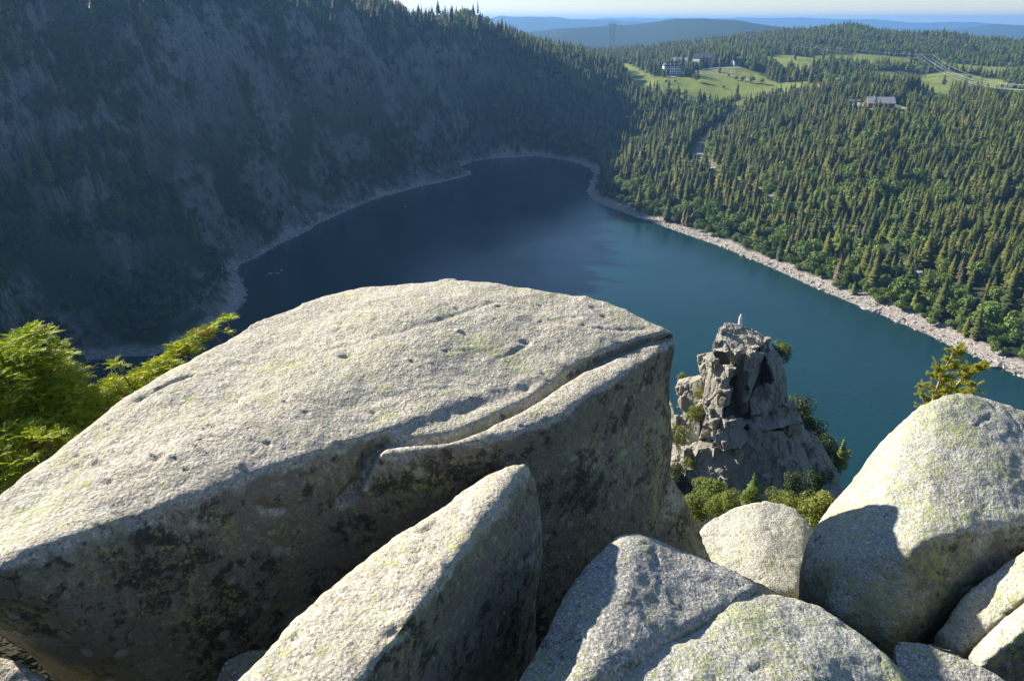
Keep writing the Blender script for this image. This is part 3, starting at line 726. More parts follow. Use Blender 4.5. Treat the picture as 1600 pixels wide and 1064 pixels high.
E_, hE, dE = E_[kE], hE[kE], dE[kE]; sc = 0.35 + 0.9 * r.rand(len(E_)) ** 3.5 + (r.rand(len(E_)) < .03) * r.uniform(.6, 1.6, len(E_))
scatter('shore_stones', STN, np.stack([E_[:, 0], E_[:, 1], hE + .1 * sc], 1), sc, 8)
for k, (a, b, s) in enumerate([(422, 428, 1.6), (433, 427, 1.3), (440, 423, 1.1), (633, 323, 1.2), (582, 322, 1.0), (1369, 487, 2.6), (1557, 573, 3.4), (1495, 545, 1.6)]):
    q = WZ(a, b, 0); o = obj('lake_boulder', STN[k % 6], None, (q[0], q[1], .15)); o.scale = (s * 1.3, s, s * .9)
    tag(o, ['pale rock awash off the shaded left shore, leftmost of three', 'pale rock awash off the shaded left shore, middle of three', 'pale rock awash off the shaded left shore, rightmost of three',
            'lone pale rock standing out in the shaded water', 'small rock just off the stony left shore', 'flat pale slab at the edge of the lit shore', 'large dark sided block on the lit shore behind the small spruce', 'pale block at the water line of the lit shore'][k], 'rock', 'rocks at the water edge')
# ------------------------------------------------------------------ houses
white_wall = plain('white_render', (0.72, 0.71, 0.68), 0.85, 0, 0.05)
wood_wall = plain('brown_boards', (0.15, 0.09, 0.055), 0.85, 0, 0.2)
slate = plain('dark_slate', (0.09, 0.09, 0.105), 0.7, 0, 0.15)
grey_roof = plain('pale_grey_roof', (0.55, 0.52, 0.47), 0.8, 0, 0.12)
brown_roof = plain('brown_roof', (0.14, 0.07, 0.05), 0.8, 0, 0.15)
pane = plain('window_glass', (0.03, 0.035, 0.045), 0.15)
sand_wall = plain('sand_render', (0.5, 0.43, 0.33), 0.85, 0, 0.05)
def house(name, px, py, w, d, h, rh, rz, wall, roof, label, rows=2, cols=6, hip=0.0, dorm=0, chim=1, balc=0, cat='house', over=.6, foot=6):
    q = hit(px, py, 500); zz = max(hz(q[0] + a, q[1] + b, False) for a in (-w / 2, 0, w / 2) for b in (0, d / 2))
    e = empty(name, (q[0], q[1] + d / 2, zz - .6), R(rz)); tag(e, label, cat)
    mb = MB(); b0 = -foot
    x, y = w / 2, d / 2
    g = rh * .999 if hip == 0 else 0
    vs = [(-x, -y, b0), (x, -y, b0), (x, y, b0), (-x, y, b0), (-x, -y, h), (x, -y, h), (x, y, h), (-x, y, h)]
    fs = [(0, 1, 5, 4), (2, 3, 7, 6), (0, 3, 2, 1)]
    if hip == 0:
        vs += [(-x, 0, h + rh - .15), (x, 0, h + rh - .15)]; fs += [(1, 2, 6, 9, 5), (3, 0, 4, 8, 7)]
    else: fs += [(1, 2, 6, 5), (3, 0, 4, 7), (4, 5, 6, 7)]
    mb.add(vs, fs); mb.build('wall', wall, e)
    ro = MB(); o = over; hx = x + o - hip; s = rh / y; zl = h - o * s
    A = [(-x - o, -y - o, zl), (x + o, -y - o, zl), (hx, 0, h + rh), (-hx, 0, h + rh), (x + o, y + o, zl), (-x - o, y + o, zl)]
    B = [(p[0], p[1], p[2] + .28) for p in A]
    ro.add(A + B, [(6, 7, 8, 9), (10, 11, 9, 8), (0, 3, 2, 1), (4, 2, 3, 5), (0, 1, 7, 6), (4, 5, 11, 10), (1, 2, 8, 7), (2, 4, 10, 8), (3, 0, 6, 9), (5, 3, 9, 11)] + ([(7, 10, 8), (11, 6, 9)] if hip else []))
    rf = ro.build('roof', roof, e)
    for k in range(chim):
        c = MB(); c.box((-w * .25 + k * w * .4, .6, h + rh + .3), (.9, .9, 2.0)); c.build('chimney', sand_wall, rf)
    for r_ in range(rows):
        for c_ in range(cols):
            wx = -x + (c_ + .5) * w / cols; wz = 1.6 + r_ * (h - .4) / rows
            f = MB(); f.box((wx, -y - .05, wz), (1.5, .1, 1.7)); fo = f.build('window', slate if wall is white_wall else white_wall, e)
            p = MB(); p.box((wx, -y - .12, wz), (1.2, .06, 1.4)); p.build('pane', pane, fo)
    for k in range(dorm):
        dx = -x + (k + .5) * w / dorm; dm = MB()
        dm.box((dx, -y * .62, h + rh * .38 + .4), (1.5, 1.6, 1.5)); do = dm.build('dormer', white_wall, e)
        dr = MB(); dr.add([(dx - 1, -y * .62 - 1, h + rh * .38 + 1.15), (dx + 1, -y * .62 - 1, h + rh * .38 + 1.15), (dx, -y * .62 - 1, h + rh * .38 + 2.0), (dx - 1, -y * .62 + 1.6, h + rh * .38 + 1.15), (dx + 1, -y * .62 + 1.6, h + rh * .38 + 1.15), (dx, -y * .62 + 1.6, h + rh * .38 + 2.0)],
                          [(0, 1, 2), (5, 4, 3), (0, 2, 5, 3), (2, 1, 4, 5), (0, 3, 4, 1)]); dr.build('dormer_roof', roof, do)
    for k in range(balc):
        bz = 2.9 + k * (h - .4) / max(rows, 1); b_ = MB(); b_.box((0, -y - .75, bz - .4), (w * .92, 1.5, .2)); b_.box((0, -y - 1.45, bz + .1), (w * .92, .08, .9)); b_.build('balcony', wood_wall, e)
    dn = MB(); dn.box((w * .08, -y - .06, 1.05), (1.2, .12, 2.1)); dn.build('door', wood_wall, e)
    return e
house('hotel', 1050, 117, 24, 12, 10.5, 5.5, 4, white_wall, slate, 'white three storey hotel with dark steep roof and dormers above the meadow', 3, 8, 2.5, 4, 2)
house('guest_house', 1062, 104, 23, 11, 6.5, 4.5, -4, white_wall, grey_roof, 'low white house with long grey roof behind the white hotel', 2, 6, 0, 0, 1)
e_ = house('hotel', 1100, 104, 27, 14, 10, 6.5, -18, white_wall, slate, 'large hotel with dark terraced roofs and balconies beside tall firs', 3, 8, 0, 0, 1, 3)
house('guest_house', 1088, 106, 9, 9, 8, 3, -18, white_wall, grey_roof, 'narrow pale annex on the left side of the dark roofed hotel', 2, 2, 0, 0, 0)
house('barn', 1150, 102, 13, 9, 4.2, 3.8, 30, white_wall, slate, 'small bright white barn alone beside the meadow road', 1, 3, 0, 0, 0)
house('chalet', 1378, 168, 27, 12, 4.8, 5.5, -8, wood_wall, grey_roof, 'long chalet with pale grey roof standing alone above the forest', 1, 8, 0, 0, 1, 1)
house('hut', 1316, 163, 5, 7, 5.0, 2.6, 35, white_wall, grey_roof, 'small white hut at the end of the chalet path', 1, 1, 0, 0, 0)
house('lodge', 1297, 139, 25, 9, 3.4, 3.2, -4, wood_wall, brown_roof, 'low brown roofed lodge half hidden among trees', 1, 6, 0, 0, 0)
house('farmhouse', 1445, 97, 22, 10, 5, 3.5, 0, wood_wall, slate, 'far dark roofed farmhouse under the wooded hill beyond the pylon', 1, 5, 0, 0, 0)
# bushes and lone trees on the meadows
for k, (a, b, s, l) in enumerate([(1088, 130, 13, 'round pale green tree on the meadow below the white hotel'), (1070, 150, 8, 'round bush at the lower edge of the meadow'), (1060, 146, 7, 'grey green bush left of the lower meadow bush'),
        (1150, 126, 7, 'pale bush at the upper right of the meadow'), (1160, 128, 8, 'bush beside the meadow track'), (1175, 130, 9, 'wide bush at the right edge of the meadow'), (1190, 132, 9, 'rightmost round bush of the meadow'),
        (1130, 139, 5, 'small dark bush in the middle of the meadow'), (1138, 121, 5, 'small bush above the meadow track'), (1040, 131, 6, 'low bush at the left edge of the meadow'), (1054, 130, 5, 'low bush under the hotel terrace'), (985, 103, 8, 'bush on the small slanting clearing'),
        (1512, 126, 9, 'bushy tree standing in the far right field'), (1590, 172, 8, 'round bush beside the small path at the far right')]):
    q = hit(a, b, 600); place_tree('broadleaf_tree', BRD[k % 5], q[0], q[1], q[2] - .5, s, l, 'tree', 'trees and bushes on the meadows', k, 1.25)
for k, (a, b, s, l) in enumerate([(1077, 121, 22, 'dark spruce right beside the white hotel'), (1070, 121, 18, 'dark spruce close to the corner of the white hotel'), (1082, 119, 20, 'tall dark spruce between the two hotels'), (1124, 114, 14, 'lone dark spruce on the meadow below the road'),
        (1090, 120, 14, 'spruce at the meadow edge below the large hotel'), (1366, 172, 15, 'spruce in front of the left end of the long chalet'), (1048, 100, 18, 'spruce behind the left end of the grey roofed house'), (1030, 112, 20, 'tall spruce left of the white hotel'), (1022, 114, 18, 'spruce at the left end of the hotel meadow'),
        (1508, 133, 14, 'lone dark spruce in the far right field')]):
    q = hit(a, b, 600); place_tree('spruce_tree', SPR[k % 6], q[0], q[1], q[2] - .3, s, l, 'spruce', 'spruces around the hotels', k)

# ------------------------------------------------------------------ pylons and power lines
steel = plain('galvanised_steel', (0.22, 0.23, 0.25), 0.5, 0.4)
def pylon(base, H, rz, label, W0=7):
    e = empty('pylon', base, rz); tag(e, label, 'pylon', 'steel pylons of the power line'); t = .2
    lw = W0 / 2
    for s in (-1, 1):
        mb = MB()
        for a in (-1, 1): mb.tube([(s * lw + a * 1.2, a * 1.0, -2), (s * lw * .95 + a * .5, a * .5, H * .6), (s * lw * 1.25, 0, H * .92)], t * 1.5, 4)
        z = 0; k = 0
        while z < H * .85:
            mb.tube([(s * lw + (1 if k % 2 else -1) * 1.1 * (1 - z / H), -.9 * (1 - z / H), z), (s * lw + (-1 if k % 2 else 1) * 1.0 * (1 - z / H), .9 * (1 - z / H), z + 2.6)], t, 4); z += 2.6; k += 1
        mb.build('leg', steel, e)
    mb = MB(); zt = H * .92
    mb.tube([(-lw * 2.3, 0, zt), (lw * 2.3, 0, zt)], t * 1.4, 4); mb.tube([(-lw * 2.3, 0, zt), (-lw * 1.2, 0, H), (lw * 1.2, 0, H), (lw * 2.3, 0, zt)], t * 1.2, 4)
    n = 12
    for k in range(n):
        x0 = -lw * 2.0 + 4 * lw * k / n; mb.tube([(x0, 0, zt), (x0 + 2 * lw / n, 0, H - .2), (x0 + 4 * lw / n, 0, zt)], t, 4)
    mb.tube([(-lw, 0, H * .62), (lw, 0, H * .62)], t, 4); mb.tube([(-lw, 0, H * .62), (0, 0, zt)], t, 4); mb.tube([(lw, 0, H * .62), (0, 0, zt)], t, 4)
    mb.build('cross_arm', steel, e)
    for x0 in (-lw * 2.2, 0, lw * 2.2):
        i = MB(); i.tube([(x0, 0, zt), (x0, 0, zt - 2.2)], .16, 5); i.build('insulator', steel, e)
    return e
def att(base, H, rz, x0, W0=7):
    return (base[0] + math.cos(rz) * x0 * W0 / 2, base[1] + math.sin(rz) * x0 * W0 / 2, base[2] + H * .92 - 2.2)
q1 = W(955, 78, 1500); q1 = (q1[0], q1[1], hz(q1[0], q1[1]))
PY_ = [(q1, 64, R(10), 'tall portal pylon rising over the saddle against the blue hill'), (hit(1168, 84, 700), 34, R(-25), 'pylon on the wooded ridge at the left end of the wires'),
       (hit(1441, 122, 700), 33, R(-30), 'lattice pylon standing in the far right field')]
q = hit(1640, 190, 600); PY_.append((q, 33, R(-35), 'pylon beyond the right end of the wires'))
for b_, H_, rz_, l_ in PY_: pylon(b_, H_, rz_, l_)
wire_m = plain('bare_wire', (0.7, 0.7, 0.68), 0.35, 0.6)
for a_, b_ in ((1, 2), (2, 3)):
    for k, x0 in enumerate((-2.2, 0, 2.2)):
        for dz, nm_ in ((0, 'lower'), (5.0, 'upper')):
            if dz and k == 1: continue
            A_ = Vector(att(*PY_[a_][:3], x0)); B_ = Vector(att(*PY_[b_][:3], x0)); A_.z += dz; B_.z += dz; sag = (B_ - A_).length * .028
            pts = [A_.lerp(B_, t) - Vector((0, 0, sag * 4 * t * (1 - t))) for t in [j / 24 for j in range(25)]]
            mb = MB(); mb.tube(pts, .11, 4); o = mb.build('power_line', wire_m)
            tag(o, f'{nm_} pale wire hung on the {["far", "middle", "near"][k]} insulators {"left" if a_ == 1 else "right"} of the field pylon', 'power line', 'wires of the power line')
# ------------------------------------------------------------------ rocks: convex blocks welded, worn and cracked
GZ = 142.0
def hull_into(bm, pts):
    vs = [bm.verts.new(p) for p in pts]; r_ = bmesh.ops.convex_hull(bm, input=vs)
    bad = [g for g in r_['geom_interior'] + r_['geom_unused'] if isinstance(g, bmesh.types.BMVert)]
    bmesh.ops.delete(bm, geom=list(set(bad)), context='VERTS')
def weld(hulls, voxel, smooth, sub):
    bm = bmesh.new()
    for h in hulls: hull_into(bm, h)
    me = bpy.data.meshes.new('tmp'); bm.to_mesh(me); bm.free(); o = bpy.data.objects.new('tmp', me); COL.objects.link(o)
    a = o.modifiers.new('r', 'REMESH'); a.mode = 'VOXEL'; a.voxel_size = voxel
    if smooth: b = o.modifiers.new('s', 'SMOOTH'); b.factor = 0.5; b.iterations = smooth
    if sub: c = o.modifiers.new('u', 'SUBSURF'); c.levels = sub; c.render_levels = sub
    dg = bpy.context.evaluated_depsgraph_get(); dg.update(); ev = o.evaluated_get(dg); out = bpy.data.meshes.new_from_object(ev)
    bpy.data.objects.remove(o); return out
def coords(me):
    V = np.empty(len(me.vertices) * 3, np.float32); me.vertices.foreach_get('co', V); V = V.reshape(-1, 3)
    N = np.empty(len(me.vertices) * 3, np.float32); me.vertex_normals.foreach_get('vector', N); return V, N.reshape(-1, 3)
def seg_dist(V, pl):
    best = np.full(len(V), 1e9)
    for a, b in zip(pl[:-1], pl[1:]):
        e = b - a; t = np.clip(((V - a) @ e) / max(e @ e, 1e-9), 0, 1); best = np.minimum(best, np.linalg.norm(V - a - t[:, None] * e, axis=1))
    return best
def boulder(name, hulls, mat, label, voxel=0.05, smooth=8, sub=1, amp=1.0, grooves=(), pits=(), npits=0, drop=True, seed=0.0, gz=GZ, cat='boulder', group=None):
    H = []
    for h in hulls:
        p = [W(*q) for q in h]
        if drop:
            c = np.mean(p, 0); p = p + [(a[0] + (c[0] - a[0]) * .05, a[1] + (c[1] - a[1]) * .05, gz) for a in p]
        H.append(p)
    me = weld(H, voxel, smooth, sub); V, N = coords(me)
    D = fbm(V, 1.3, 2, .5, seed) * 0.07 + fbm(V, 0.33, 3, .6, seed + 3) * 0.016 + fbm(V, 0.10, 3, .65, seed + 5) * 0.009
    rg = ridged(V, 0.5, 2, seed + 8); D -= ss(0.86, 1.0, rg) * 0.014
    V2 = V + N * (D * amp)[:, None]
    if grooves or pits or npits:
        bv = BVHTree.FromPolygons(V2.tolist(), [tuple(p.vertices) for p in me.polygons])
        def cast(px, py):
            d = Vector(ray(px, py)).normalized(); h = bv.ray_cast(Vector((0, 0, EYE)), d); return np.array(h[0]) if h[0] is not None else None
        for pl, wd, dp in grooves:
            q = [cast(*p) for p in pl]; q = [p for p in q if p is not None]
            if len(q) > 1:
                d = seg_dist(V2, np.array(q, np.float32)) + pnoise(V2 * 5) * wd * .35; V2 = V2 - N * (dp * np.exp(-(np.maximum(d, 0) / wd) ** 2))[:, None]
        rr = np.random.RandomState(5 + int(seed))
        pl_ = list(pits) + [(rr.uniform(60, 1000), rr.uniform(450, 760), rr.uniform(.012, .035)) for _ in range(npits)]
        for px, py, rad in pl_:
            q = cast(px, py)
            if q is None: continue
            d = np.linalg.norm((V2 - q) * [1, 1.6, 1.3], axis=1); sg = -1 if rad < 0 else 1; rad = abs(rad)
            V2 = V2 - N * (sg * rad * .9 * np.exp(-(d / rad) ** 2))[:, None]
    o0 = np.array([V2[:, 0].mean(), V2[:, 1].mean(), gz]); V2 = V2 - o0
    me.vertices.foreach_set('co', V2.astype(np.float32).ravel()); me.polygons.foreach_set('use_smooth', [True] * len(me.polygons)); me.materials.clear(); me.materials.append(mat); me.update()
    o = obj(name, me, None, tuple(o0)); tag(o, label, cat, group); return o

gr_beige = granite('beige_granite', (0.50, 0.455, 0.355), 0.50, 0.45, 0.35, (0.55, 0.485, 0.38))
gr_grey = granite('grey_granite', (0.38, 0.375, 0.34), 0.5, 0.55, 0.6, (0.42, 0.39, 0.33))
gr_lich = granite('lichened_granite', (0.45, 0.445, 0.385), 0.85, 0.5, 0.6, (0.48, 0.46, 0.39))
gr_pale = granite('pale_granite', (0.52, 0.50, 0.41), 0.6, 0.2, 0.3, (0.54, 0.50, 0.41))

slab_top = [(-60, 800, 4.0), (0, 770, 4.2), (110, 690, 4.8), (220, 610, 5.4), (310, 550, 6.0), (400, 495, 6.7), (480, 464, 7.15), (560, 446, 7.5), (630, 437, 7.62), (700, 433, 7.66), (780, 437, 7.62),
            (850, 446, 7.56), (910, 458, 7.5), (955, 472, 7.4), (1000, 496, 7.22), (1024, 513, 7.1), (1056, 517, 7.0)]
slab_lip = [(0, 878, 3.5), (130, 797, 4.08), (240, 768, 4.3), (350, 742, 4.5), (450, 722, 4.68), (530, 700, 4.85), (610, 668, 5.12), (690, 632, 5.42), (830, 588, 5.95), (930, 551, 6.4), (1000, 527, 6.78)]
slab = [W(*q) for q in slab_top + slab_lip]
slab += [W(*q) for q in [(-90, 910, 3.5), (0, 908, 3.46), (60, 940, 3.52), (140, 1000, 3.66), (240, 1064, 3.95), (400, 1150, 4.35), (530, 960, 4.95), (700, 850, 5.6), (850, 800, 6.15), (1000, 740, 6.8), (1045, 740, 7.2),
                         (-60, 960, 3.9), (0, 976, 3.9), (60, 1032, 4.0), (95, 1066, 4.1), (150, 1120, 4.4)]]
slab += [(-2.0, 6.6, 144.9), (-1, 7.4, 144.9), (1.2, 7.4, 144.9), (1.5, 7.2, 145), (-3.4, 5.2, 145.6), (-1.5, 4.8, 143), (0, 5.8, 143)]
block = [W(*q) for q in [(550, 790, 4.68), (587, 708, 4.80), (700, 698, 4.90), (800, 680, 5.1), (875, 656, 5.35), (905, 613, 5.72), (940, 588, 6.02), (1028, 550, 6.6), (600, 695, 4.92), (700, 685, 5.06),
                         (800, 643, 5.5), (900, 578, 6.1), (1000, 540, 6.75), (1054, 532, 7.0), (540, 1000, 4.72), (700, 960, 5.05), (875, 900, 5.55), (955, 870, 5.95), (1020, 860, 6.5), (1056, 745, 7.1)]] + [(1.4, 7.3, 142.3), (0.3, 6.8, 142.3), (-1, 5.2, 142.3)]
foot = [W(*q) for q in [(1045, 735, 7.15), (1060, 745, 7.1), (1084, 790, 7.1), (1105, 835, 7.1), (1122, 874, 7.1), (1010, 830, 6.6), (960, 860, 6.1), (950, 780, 6.3), (1130, 960, 7.0)]] + [(2.3, 7.1, 142), (1.0, 7.6, 142), (.5, 6.0, 142)]
me_ = None
def big_boulder():
    me = weld([slab, block, foot], 0.045, 5, 1); V, N = coords(me)
    D = fbm(V, 1.6, 2, .5, 2) * 0.08 + fbm(V, 0.35, 3, .6, 3) * 0.016 + fbm(V, 0.11, 3, .65, 5) * 0.008
    V2 = V + N * D[:, None]
    bv = BVHTree.FromPolygons(V2.tolist(), [tuple(p.vertices) for p in me.polygons])
    def cast(px, py):
        h = bv.ray_cast(Vector((0, 0, EYE)), Vector(ray(px, py)).normalized()); return np.array(h[0]) if h[0] is not None else None
    for pl, wd, dp in [([(1046, 527), (1000, 536), (950, 556), (900, 580), (850, 612), (800, 641), (750, 666), (700, 684), (650, 688), (600, 692), (582, 705), (570, 730), (552, 760), (532, 785)], 0.04, 0.10),
                       ([(520, 545), (564, 533), (620, 520), (680, 503), (730, 485), (775, 472)], 0.03, 0.011), ([(520, 641), (560, 634), (600, 622), (650, 610), (700, 606)], 0.04, 0.01),
                       ([(860, 500), (920, 512), (960, 515), (1010, 513)], 0.03, 0.012), ([(215, 625), (260, 600), (300, 585)], 0.02, 0.03), ([(340, 530), (380, 512), (430, 490)], 0.02, 0.03),
                       ([(780, 560), (800, 552), (830, 535)], 0.02, 0.01), ([(405, 790), (420, 796), (440, 794)], .03, .04)]:
        q = [cast(*p) for p in pl]; q = np.array([p for p in q if p is not None], np.float32)
        d = seg_dist(V2, q) + pnoise(V2 * 4) * wd * .3; V2 = V2 - N * (dp * np.exp(-(np.maximum(d, 0) / wd) ** 2))[:, None]
    rr = np.random.RandomState(4)
    pits = [(540, 556, .045), (820, 535, .035), (135, 712, -.03), (148, 722, -.035), (235, 712, -.028), (265, 714, -.03), (200, 705, -.02), (395, 706, .02), (700, 477, .02), (713, 482, .025), (690, 476, .018), (780, 447, .022), (775, 498, .02),
            (170, 752, .03), (900, 495, .03), (925, 480, .03), (945, 495, .03), (780, 478, .03), (540, 775, .05)] + [(rr.uniform(60, 1000), rr.uniform(450, 760), rr.uniform(.012, .026) * rr.choice([1, 1, -1])) for _ in range(110)]
    for px, py, rad in pits:
        q = cast(px, py)
        if q is None: continue
        sg = -1 if rad < 0 else 1; rad = abs(rad); k = np.abs(V2 - q).max(1) < rad * 4
        d = np.linalg.norm((V2[k] - q) * [1, 1.6, 1.4], axis=1); V2[k] -= N[k] * (sg * rad * .9 * np.exp(-(d / rad) ** 2))[:, None]
    o0 = np.array([-1.0, 5.5, 144.3]); V2 = V2 - o0
    me.vertices.foreach_set('co', V2.astype(np.float32).ravel()); me.polygons.foreach_set('use_smooth', [True] * len(me.polygons)); me.materials.clear(); me.materials.append(gr_beige); me.update()
    tag(obj('boulder', me, None, tuple(o0)), 'huge flat topped granite boulder with a long curved crack along its near side', 'boulder', 'boulders of the viewpoint')
big_boulder()
BG = 'boulders of the viewpoint'
boulder('boulder', [[(820, 714, 4.9), (800, 720, 4.88), (770, 738, 4.8), (720, 766, 4.6), (665, 800, 4.38), (620, 838, 4.15), (575, 880, 3.93), (530, 918, 3.75), (480, 955, 3.5), (430, 1005, 3.25), (400, 1032, 3.1), (365, 1070, 2.95), (300, 1140, 2.7),
                     (841, 732, 4.95), (844, 765, 4.98), (838, 860, 5.0), (822, 960, 4.9), (795, 1064, 4.6), (792, 745, 4.75), (755, 802, 4.3), (705, 880, 3.75), (645, 965, 3.3), (560, 1070, 2.85), (470, 1200, 2.5), (700, 1200, 3.6), (780, 1200, 4.1)]],
        gr_beige, 'tall pointed slab leaning against the huge boulder, lit on its left face', .045, 7, 1, 1.1, seed=20, group=BG, grooves=[([(655, 830), (670, 822), (682, 812)], .02, .03), ([(605, 990), (640, 985)], .03, .03)])
boulder('boulder', [[(1000, 826, 4.688), (975, 832, 4.644), (945, 855, 4.508), (915, 885, 4.328), (890, 920, 4.147), (862, 965, 3.877), (840, 1000, 3.696), (800, 1064, 3.382), (770, 1120, 3.156), (1050, 844, 4.688), (1120, 871, 4.644), (1160, 889, 4.599), (1193, 912, 4.508),
                     (1190, 920, 4.373), (1120, 948, 4.103), (1050, 972, 3.877), (990, 995, 3.652), (940, 1030, 3.426), (900, 1075, 3.201), (850, 1150, 2.974)]],
        gr_grey, 'dark wedge shaped boulder with a sunlit tip between the leaning slab and the pale boulder', .045, 7, 1, seed=31, group=BG)
boulder('boulder', [[(1200, 918, 4.465), (1165, 925, 4.389), (1120, 950, 4.227), (1050, 975, 3.942), (990, 1000, 3.752), (940, 1035, 3.515), (895, 1080, 3.277), (1240, 925, 4.484), (1285, 945, 4.417), (1330, 975, 4.275), (1370, 1008, 4.085), (1405, 1040, 3.942), (1440, 1075, 3.800),
                     (1200, 980, 3.990), (1100, 1020, 3.610), (1300, 1020, 3.848), (1000, 1180, 2.850), (1200, 1180, 2.946), (1400, 1180, 3.325)]],
        gr_lich, 'rounded lichen spotted boulder at the bottom edge, patched with light and shadow', .045, 9, 1, seed=43, group=BG)
boulder('boulder', [[(1190, 779, 8.1), (1160, 785, 8.05), (1130, 797, 7.95), (1100, 814, 7.8), (1070, 850, 7.4), (1140, 789, 8.05), (1218, 782, 8.12), (1242, 790, 8.08), (1250, 800, 8.0), (1274, 825, 7.8), (1300, 900, 7.1), (1246, 930, 6.6), (1190, 930, 6.5), (1100, 920, 6.7), (1180, 850, 7.4)]],
        gr_pale, 'smooth pale fully sunlit boulder lying below the pinnacle', .045, 9, 1, .9, seed=51, group=BG, gz=141.5)
boulder('boulder', [[(1248, 915, 5.7), (1251, 885, 5.85), (1262, 850, 6.05), (1277, 820, 6.2), (1300, 782, 6.4), (1340, 727, 6.7), (1385, 676, 6.95), (1430, 634, 7.1), (1468, 614, 7.2), (1500, 607, 7.28), (1524, 617, 7.3), (1560, 634, 7.28), (1605, 646, 7.2), (1720, 700, 7.0),
                     (1380, 775, 5.93), (1300, 880, 5.45), (1300, 960, 5.15), (1390, 1000, 4.98), (1440, 850, 5.3), (1520, 825, 5.5), (1600, 808, 5.75), (1720, 800, 6.0), (1465, 1000, 5.5), (1600, 880, 6.4), (1720, 900, 6.6)]],
        gr_lich, 'big yellow lichened boulder on the right carrying a rounded shadow', .045, 6, 1, .85, seed=62, group=BG)
boulder('boulder', [[(1390, 998, 4.5), (1405, 988, 4.55), (1440, 989, 4.55), (1490, 1004, 4.45), (1560, 1046, 4.25), (1610, 1075, 4.15), (1400, 1060, 4.2), (1500, 1180, 3.7), (1620, 1180, 3.8)]],
        gr_grey, 'low dark boulder in shadow at the bottom right between lit rocks', .035, 8, 1, seed=73, group=BG)
boulder('boulder', [[(1466, 992, 5.0), (1484, 965, 5.05), (1508, 927, 5.15), (1560, 881, 5.35), (1605, 848, 5.45), (1720, 790, 5.7), (1500, 1020, 4.75), (1560, 970, 4.85), (1620, 920, 4.95), (1720, 860, 5.2)]],
        gr_pale, 'sunlit boulder with a straight sharp left edge at the right margin', .035, 6, 1, seed=84, group=BG)
boulder('boulder', [[(1502, 1030, 4.45), (1550, 980, 4.6), (1605, 925, 4.75), (1720, 830, 5.0), (1530, 1040, 4.3), (1600, 985, 4.4), (1720, 890, 4.6), (1560, 1090, 4.4), (1720, 1050, 4.5)]],
        gr_pale, 'narrow tilted slab with one lit strip in the bottom right corner', .035, 6, 1, seed=91, group=BG)
boulder('boulder', [[(-120, 1010, 3.8), (0, 1031, 3.7), (60, 1048, 3.65), (92, 1066, 3.6), (150, 1150, 3.4), (-120, 1150, 3.2)]], gr_beige, 'small grey boulder peeking out at the bottom left corner', .035, 8, 1, seed=99, group=BG)
boulder('boulder', [[(325, 1070, 4.0), (345, 1025, 4.1), (385, 1003, 4.2), (430, 1000, 4.2), (450, 1080, 3.9), (360, 1120, 3.8)]], gr_grey, 'small stone wedged under the leaning slab beside the huge boulder', .03, 6, 1, seed=105, group=BG)

